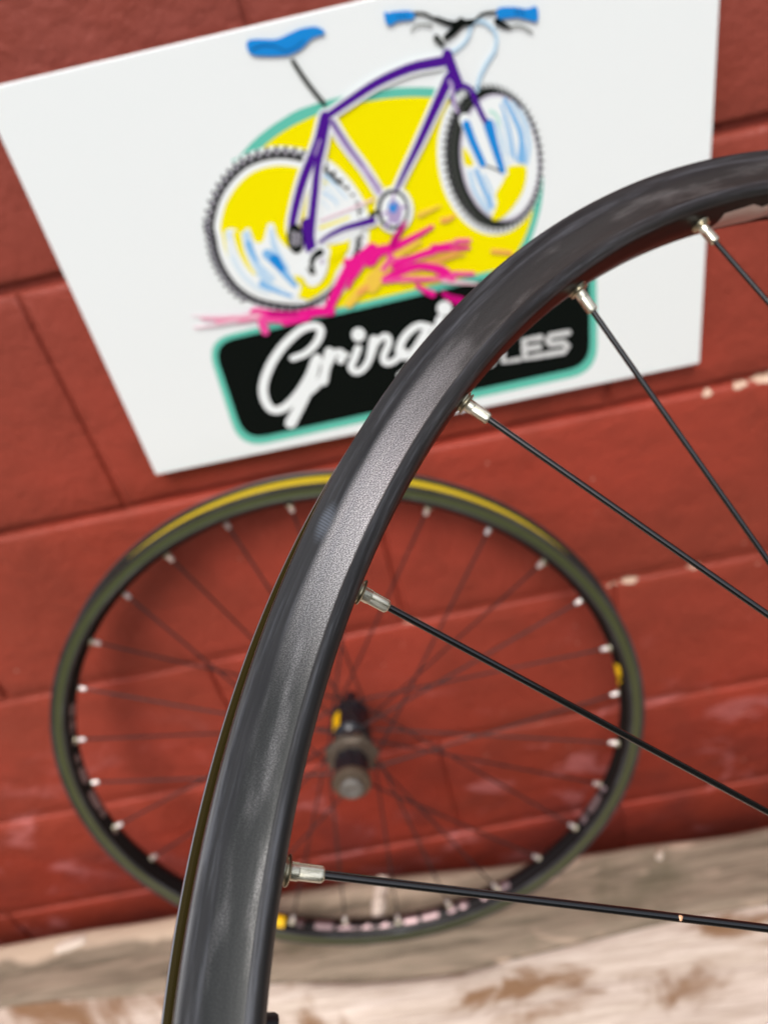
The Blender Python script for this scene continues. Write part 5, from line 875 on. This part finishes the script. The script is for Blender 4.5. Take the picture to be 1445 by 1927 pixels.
def frame(zdir, origin, xh=None):
    z = zdir.normalized(); x = (xh or (Vector((0, 0, 1)) if abs(z.z) < .9 else Vector((1, 0, 0)))); x = (x-z*x.dot(z)).normalized(); y = z.cross(x)
    mm_ = Matrix.Identity(4)
    for i, c in enumerate((x, y, z)):
        for k in range(3): mm_[k][i] = c[k]
    mm_.translation = origin; return mm_
def wheel(name, label, cat, M4, Ro, Ri, Rb, W, phase, step, nstag, flange, dlist, mats, nip_scale, seg, tape_mat):
    root = bpy.data.objects.new(name, None); sc.collection.objects.link(root); root.matrix_world = M4
    tag(root, label, cat)
    pts, idx = rim_profile(Ro, Ri, Rb, W)
    rim = link('rim', lathe(pts, seg, closed=True, idx=idx, mats=[mats['rim'], M['bed'], mats['well'], mats['lip'], mats['hook']], smooth=28), root)
    tp = [(Ro-.0126, h_) for h_ in (-(W/2-.0092), W/2-.0092)]
    tp = [(Ro-.0096+.0003, -(W/2-.0046)), (Ro-.0118, -(W/2-.0085)), (Ro-.0124, 0), (Ro-.0118, W/2-.0085), (Ro-.0096+.0003, W/2-.0046), (Ro-.0100, W/2-.0047), (Ro-.0125, W/2-.0087), (Ro-.0127, 0), (Ro-.0125, -(W/2-.0087)), (Ro-.0100, -(W/2-.0047))]
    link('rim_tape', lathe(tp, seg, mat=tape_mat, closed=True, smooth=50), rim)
    # eyelet ring
    ep = [(.0012, -.0008), (.0033, -.0008), (.0034, -.0001), (.0031, .0003), (.0027, .0004), (.0027, .0007), (.0031, .0008), (.00325, .0011), (.0031, .0014), (.0022, .0016), (.0018, .0015), (.0013, .0006)]
    ep = [(r_*nip_scale*.94, z*nip_scale*.8) for r_, z in ep]
    em = lathe(ep, 20, mat=M['eyelet'], closed=True, smooth=60); em.name = 'eyelet'
    nm = nipple_mesh(nip_scale, mats['nip']); cache = {}
    n = round(2*math.pi/abs(step))
    for i in range(n):
        a = phase+i*step; zo = nstag*(1 if i % 2 == 0 else -1); er = Vector((math.cos(a), math.sin(a), 0)); et = Vector((-math.sin(a), math.cos(a), 0))
        P = er*bed_r(zo, Ri, Rb, W)+Vector((0, 0, zo))
        link('eyelet', em, rim, frame(-er, P, et))
        fz, fr_ = flange[i % 2]; d = math.radians(dlist(i))*(1 if step > 0 else -1)
        E = er*(fr_*math.cos(d))+et*(fr_*math.sin(d))+Vector((0, 0, fz))
        D = E-P; L = round(D.length-.004, 4)
        key = L
        if key not in cache: cache[key] = tube_z(mats['sr'], mats['sr'], L, 16, mats['sp'], .004)
        s = link('spoke', cache[key], root, frame(D, P, et))
        link('nipple', nm, s, Matrix.Rotation(random.uniform(0, 1.57), 4, 'Z') if mats.get('rnd', True) else None)
    return root, rim
# ---- wheel leaning on the wall
cb = Vector((.1319, -.0976, -.6577)); nb = Vector((0.00215, -.9722, .2341)).normalized(); Wb = .0245
zb = nb; ub = Vector((0, 0, 1)).cross(zb).normalized(); vb = zb.cross(ub)
Mb = Matrix.Identity(4)
for i, c in enumerate((ub, vb, zb)):
    for k in range(3): Mb[k][i] = c[k]
Mb.translation = cb-nb*Wb/2
st = 2*math.pi/28
bw, brim = wheel('bicycle_wheel', 'whole black rear bicycle wheel with yellow rim tape leaning on the red wall', 'wheel', Mb,
    .2735, .2598, .2535, Wb, 1.5445, st, .0022, [(-.035, .0165), (.0205, .0225)], lambda i: (72 if (i//2) % 2 else -72),
    dict(rim=M['rim_b'], well=M['well_y'], lip=M['lip_b'], hook=M['lip_b'], nip=M['brass_b'], sr=.00095, sp=M['spoke_b']), 1.25, 240, M['tape'])
RB = (.2598, .2535, Wb)
def cols(pat): return pat
A0 = 1.5445
full = [(0, -1, 1), (1, -1, 1)]
def lettered(i0, i1, seedk, parent, R3, mat, ph=A0, stp=st, n=9):
    """blocky foil letters with dark gaps"""
    rnd = random.Random(seedk); k = 0; t = i0
    while t < i1:
        w_ = rnd.uniform(.22, .42); a0, a1 = ph+stp*t, ph+stp*min(i1, t+w_)
        sh = rnd.choice([[(0, -.9, .9), (1, -.9, .9)], [(0, -.9, .9), (.45, -.9, .9), (.5, -.9, -.3), (1, -.9, -.3)], [(0, -.9, .2), (.5, -.3, .9), (1, -.9, .9)], [(0, .1, .9), (.5, -.9, .9), (1, .1, .9)]])
        o = link('rim_print', patch([(x, l, h_) for x, l, h_ in sh], a0, a1, *R3, mat), parent); t += w_+rnd.uniform(.04, .10)
for i0, i1, sd_ in ((5.25, 6.9, 1), (7.1, 8.1, 2), (12.1, 13.9, 3), (14.1, 16.25, 4), (18.0, 19.2, 5)): lettered(i0, i1, sd_, brim, RB, M['decal'])
for i0, i1 in ((11.62, 11.86), (21.12, 21.66)):
    o = link('rim_print', patch([(0, -.9, .1), (.3, -.95, .5), (.6, -1, .8), (1, -1, .9)] if i0 > 20 else [(0, -1, 1), (1, -1, 1)], A0+st*i0, A0+st*i1, *RB, M['decal_y']), brim); o['label'] = 'yellow printed mark'
# hub of the rear wheel (z towards the viewer)
hub = link('hub', lathe([(.0001, -.0655), (.0055, -.0655), (.0062, -.0645), (.0062, -.0520), (.0075, -.0515), (.0085, -.0480), (.0090, -.0400), (.0150, -.0395), (.0172, -.0380), (.0176, -.0360), (.0176, -.0335), (.0168, -.0320), (.0170, -.0200), (.0172, -.0050), (.0150, -.0020), (.0130, .000), (.0130, .006)], 40, mat=M['hub_k'], smooth=30), bw)
dfm = (lathe([(.0128, .004), (.0170, .008), (.0180, .013), (.0225, .0175), (.0246, .0185), (.0250, .0200), (.0246, .0222), (.0215, .0232), (.0190, .0245), (.0185, .0275), (.0168, .0280)], 112, mat=M['hub_d'], smooth=30))
for v_ in dfm.vertices:                                                    # scalloped between the spoke pairs
    rr = math.hypot(v_.co.x, v_.co.y)
    if rr > .0205:
        k = 1-.085*(.5-.5*math.cos(7*math.atan2(v_.co.y, v_.co.x))); v_.co.x *= k; v_.co.y *= k
link('drive_flange', dfm, hub)
vs, fs = [], []; N = 72
for z in (.0278, .0530):
    for i in range(N):
        a = 2*math.pi*i/N; rr = .0158 if (i % 8) < 4 else .0144
        vs.append((rr*math.cos(a), rr*math.sin(a), z))
for i in range(N): fs.append((i, (i+1) % N, N+(i+1) % N, N+i))
fs += [tuple(range(N-1, -1, -1)), tuple(range(N, 2*N))]
link('freehub_body', mesh('freehub_body', vs, fs, M['hub_k']), bw)
link('end_cap', lathe([(.0098, .0600), (.0100, .0640), (.0092, .0652), (.0062, .0655), (.0058, .0640), (.0030, .0640)], 36, mat=M['hub_s'], smooth=30), hub)
link('lock_ring', lathe([(.0150, .0525), (.0172, .0530), (.0175, .0540), (.0175, .0570), (.0165, .0590), (.0125, .0605), (.0108, .0605)], 36, mat=M['hub_b'], smooth=30), hub)
# yellow sticker on the shell
vs, fs = [], []
for i in range(9):
    a = math.radians(118+i*8)
    for z in (-.026, -.006): vs.append((.01755*math.cos(a), .01755*math.sin(a), z))
for i in range(8): fs.append((2*i, 2*i+1, 2*i+3, 2*i+2))
o = link('hub_sticker', mesh('hub_sticker', vs, fs, M['decal_y'], smooth=180), hub); o['label'] = 'yellow sticker'
# ---- wheel held close to the camera
xf = Vector((0.89968429, 0.17968344, -0.39784675)); zf = Vector((0.43497424, -0.44613535, 0.78215113)); yf = zf.cross(xf)
Wf = .0197; Mf = Matrix.Identity(4)
for i, c in enumerate((xf, yf, zf)):
    for k in range(3): Mf[k][i] = c[k]
Mf.translation = Vector((.44495663, -.51341872, -.26385397))-zf*Wf/2
RF = (.2691, .2679, Wf)
D5 = {0: 20, 1: 0, 2: -25, 3: -80, 4: -12}
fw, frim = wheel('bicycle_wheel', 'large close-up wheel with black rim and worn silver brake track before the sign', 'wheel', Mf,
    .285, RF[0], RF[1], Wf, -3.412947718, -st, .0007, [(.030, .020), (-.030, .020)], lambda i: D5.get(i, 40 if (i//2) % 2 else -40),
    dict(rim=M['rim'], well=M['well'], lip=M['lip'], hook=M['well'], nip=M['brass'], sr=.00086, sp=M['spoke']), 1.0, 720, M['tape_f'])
fw['group'] = bw['group'] = 'bicycle wheels'
hub2 = link('hub', lathe([(.0045, -.055), (.0055, -.053), (.0055, -.042), (.0100, -.040), (.0120, -.034), (.0215, -.032), (.0225, -.030), (.0215, -.028), (.0130, -.025), (.0110, -.010), (.0110, .010), (.0130, .025), (.0215, .028), (.0225, .030), (.0215, .032), (.0120, .034), (.0100, .040), (.0055, .042), (.0055, .053), (.0045, .055)], 40, mat=M['hub_k'], smooth=30), fw)
# foil lettering on the spoke bed, upper right
s2 = -st; ph = -3.412947718
for shape, i0, i1 in (([(0, -1, .62), (.45, -1, .78), (.50, -1, .80), (.70, -1, .45), (1, -.62, .90)], 4.16, 4.62), ([(0, -.9, .95), (.5, -.2, .95), (1, -.95, .95)], 4.64, 4.90),):
    link('rim_print', patch(shape, ph+s2*i0, ph+s2*i1, *RF, M['decal_f']), frim)
for i0, i1, sd_ in ((5.1, 6.9, 3), (7.1, 7.8, 5)): lettered(i0, i1, sd_, frim, RF, M['decal'], ph, s2)
# valve stem near the bottom of the frame
av = -math.radians(190.0); er = Vector((math.cos(av), math.sin(av), 0))
vlv = link('valve', lathe([(.0021, -.002), (.0021, .0024), (.0018, .0030), (.0001, .0031)], 20, mat=M['rubber'], smooth=30), fw, frame(-er, er*(RF[1]+.0005)+Vector((0, 0, 0)), None))
# ------------------------------------------------------------------ split wood lying on the timber
def splinter(cx, cy, L, W_, H_, rz, mat, label, sd_):
    rnd = random.Random(sd_); vs, fs = [], []; n = 7
    for i in range(n):
        t = i/(n-1); hw = W_/2*(.55+.45*math.sin(math.pi*(.15+.75*t)))*rnd.uniform(.85, 1.1); hh = H_*(.5+.5*math.sin(math.pi*(.1+.8*t)))*rnd.uniform(.85, 1.1)
        x = (t-.5)*L
        vs += [(x, -hw, 0), (x, -hw*.9, hh*.6), (x+rnd.uniform(-.001, .001), -hw*.3, hh), (x, hw*.4, hh*.9), (x, hw*.95, hh*.5), (x, hw, 0)]
    for i in range(n-1):
        for k in range(6): a = i*6+k; b_ = i*6+(k+1) % 6; fs.append((a, b_, b_+6, a+6))
    fs += [tuple(range(5, -1, -1)), tuple((n-1)*6+k for k in range(6))]
    o = link('wood_splinter', mesh('wood_splinter', vs, fs, mat, smooth=40)); o.location = (cx, cy, ZG-.0015); o.rotation_euler = (0, 0, rz)
    return tag(o, label, 'wood splinter', group='splinters on the timber')
splinter(.104, -.106, .048, .017, .012, 1.35, M['plank_pale'], 'stubby pale wood splinter lying inside the bottom of the leaning wheel', 1)
splinter(-.262, -.096, .036, .016, .008, .2, M['plank_pale'], 'small pale wood splinter at the wall, left of the leaning wheel', 2)
splinter(.418, -.112, .016, .009, .009, 1.2, M['plank_pale'], 'tiny pale wood splinter at the wall, right of the leaning wheel', 4)

# ------------------------------------------------------------------ hedges added out of frame: darker horizon, green reflections, less light from the right
def added_leaf_mat():
    b = NB('added_hedge_leaves'); n_ = b.noise(b.pos(), 7, 3)
    return b.set(b.mix(b.ramp(n_, .35, .65), (.035, .075, .018), (.085, .14, .035)), .5)
def added_hedge(x0, x1, y0, y1, z1, label, seed):
    rnd = random.Random(seed); root = bpy.data.objects.new('added_hedge', None); sc.collection.objects.link(root); root.location = ((x0+x1)/2, (y0+y1)/2, -1.2395)
    tag(root, label, 'added_hedge'); cx, cy = root.location.x, root.location.y
    v, f = slab(x0-cx+.12, x1-cx-.12, y0-cy+.12, y1-cy-.12, .001, z1+1.2395-.12)
    link('added_hedge_core', mesh('added_hedge_core', v, f, M['added_leafdark']), root)
    vs, fs = [], []; area = 2*((x1-x0)+(y1-y0))*(z1+1.24)+(x1-x0)*(y1-y0)
    for i in range(int(area*900)):
        t = rnd.random(); X, Y, Z = rnd.uniform(x0, x1)-cx, rnd.uniform(y0, y1)-cy, rnd.uniform(0, z1+1.24)
        k = rnd.randrange(5); d = rnd.uniform(-.02, .14)
        if k == 0: X = x0-cx+d
        elif k == 1: X = x1-cx-d
        elif k == 2: Y = y0-cy+d
        elif k == 3: Y = y1-cy-d
        else: Z = z1+1.24-d
        a = Vector((rnd.gauss(0, 1), rnd.gauss(0, 1), rnd.gauss(0, 1))).normalized(); b_ = a.orthogonal().normalized(); c = a.cross(b_)
        n = len(vs); L, W_ = rnd.uniform(.03, .055), rnd.uniform(.014, .024); p = Vector((X, Y, Z))
        vs += [p-b_*L, p+c*W_, p+b_*L, p-c*W_]; fs.append((n, n+1, n+2, n+3))
    tag(link('added_foliage', mesh('added_foliage', vs, fs, M['added_leaf']), root), kind='stuff')
M['added_leaf'] = added_leaf_mat(); M['added_leafdark'] = plain('added_hedge_inside', (.015, .018, .008), .9)
added_hedge(-3.6, 3.4, -3.6, -2.7, .85, 'long clipped hedging added out of view facing the red wall, to darken reflections', 1)
added_hedge(2.5, 3.3, -2.65, -.2, .75, 'short hedging added out of view at the right, to block low light', 2)
# bare spot where the black has flaked off the lowest near spoke
sp0 = [c for c in fw.children if c.name.startswith('spoke')][0]
bpy.context.view_layer.update()
q = sp0.matrix_world.inverted() @ cam.matrix_world.translation; q.z = 0; q = Vector((q.x, q.y, 0)).normalized()
vs, fs = [], []
for j in range(4):
    for k in range(10):
        a = 2*math.pi*k/10; rr = (1, .8, .45, .1)[j]*(1+.15*math.sin(3*a)); h = (0, .00012, .0002, .00024)[j]
        vs.append((rr*.00055*math.cos(a), rr*.0006*math.sin(a), h))
for j in range(3):
    for k in range(10): fs.append((j*10+k, j*10+(k+1) % 10, (j+1)*10+(k+1) % 10, (j+1)*10+k))
fs.append(tuple(30+k for k in range(10)))
o = link('flaked_spot', mesh('flaked_spot', vs, fs, plain('bare_coppery_metal', (.75, .42, .24), .5, .2), smooth=60), sp0, frame(q, q*.00072+Vector((0, 0, .0817)), Vector((0, 0, 1))))
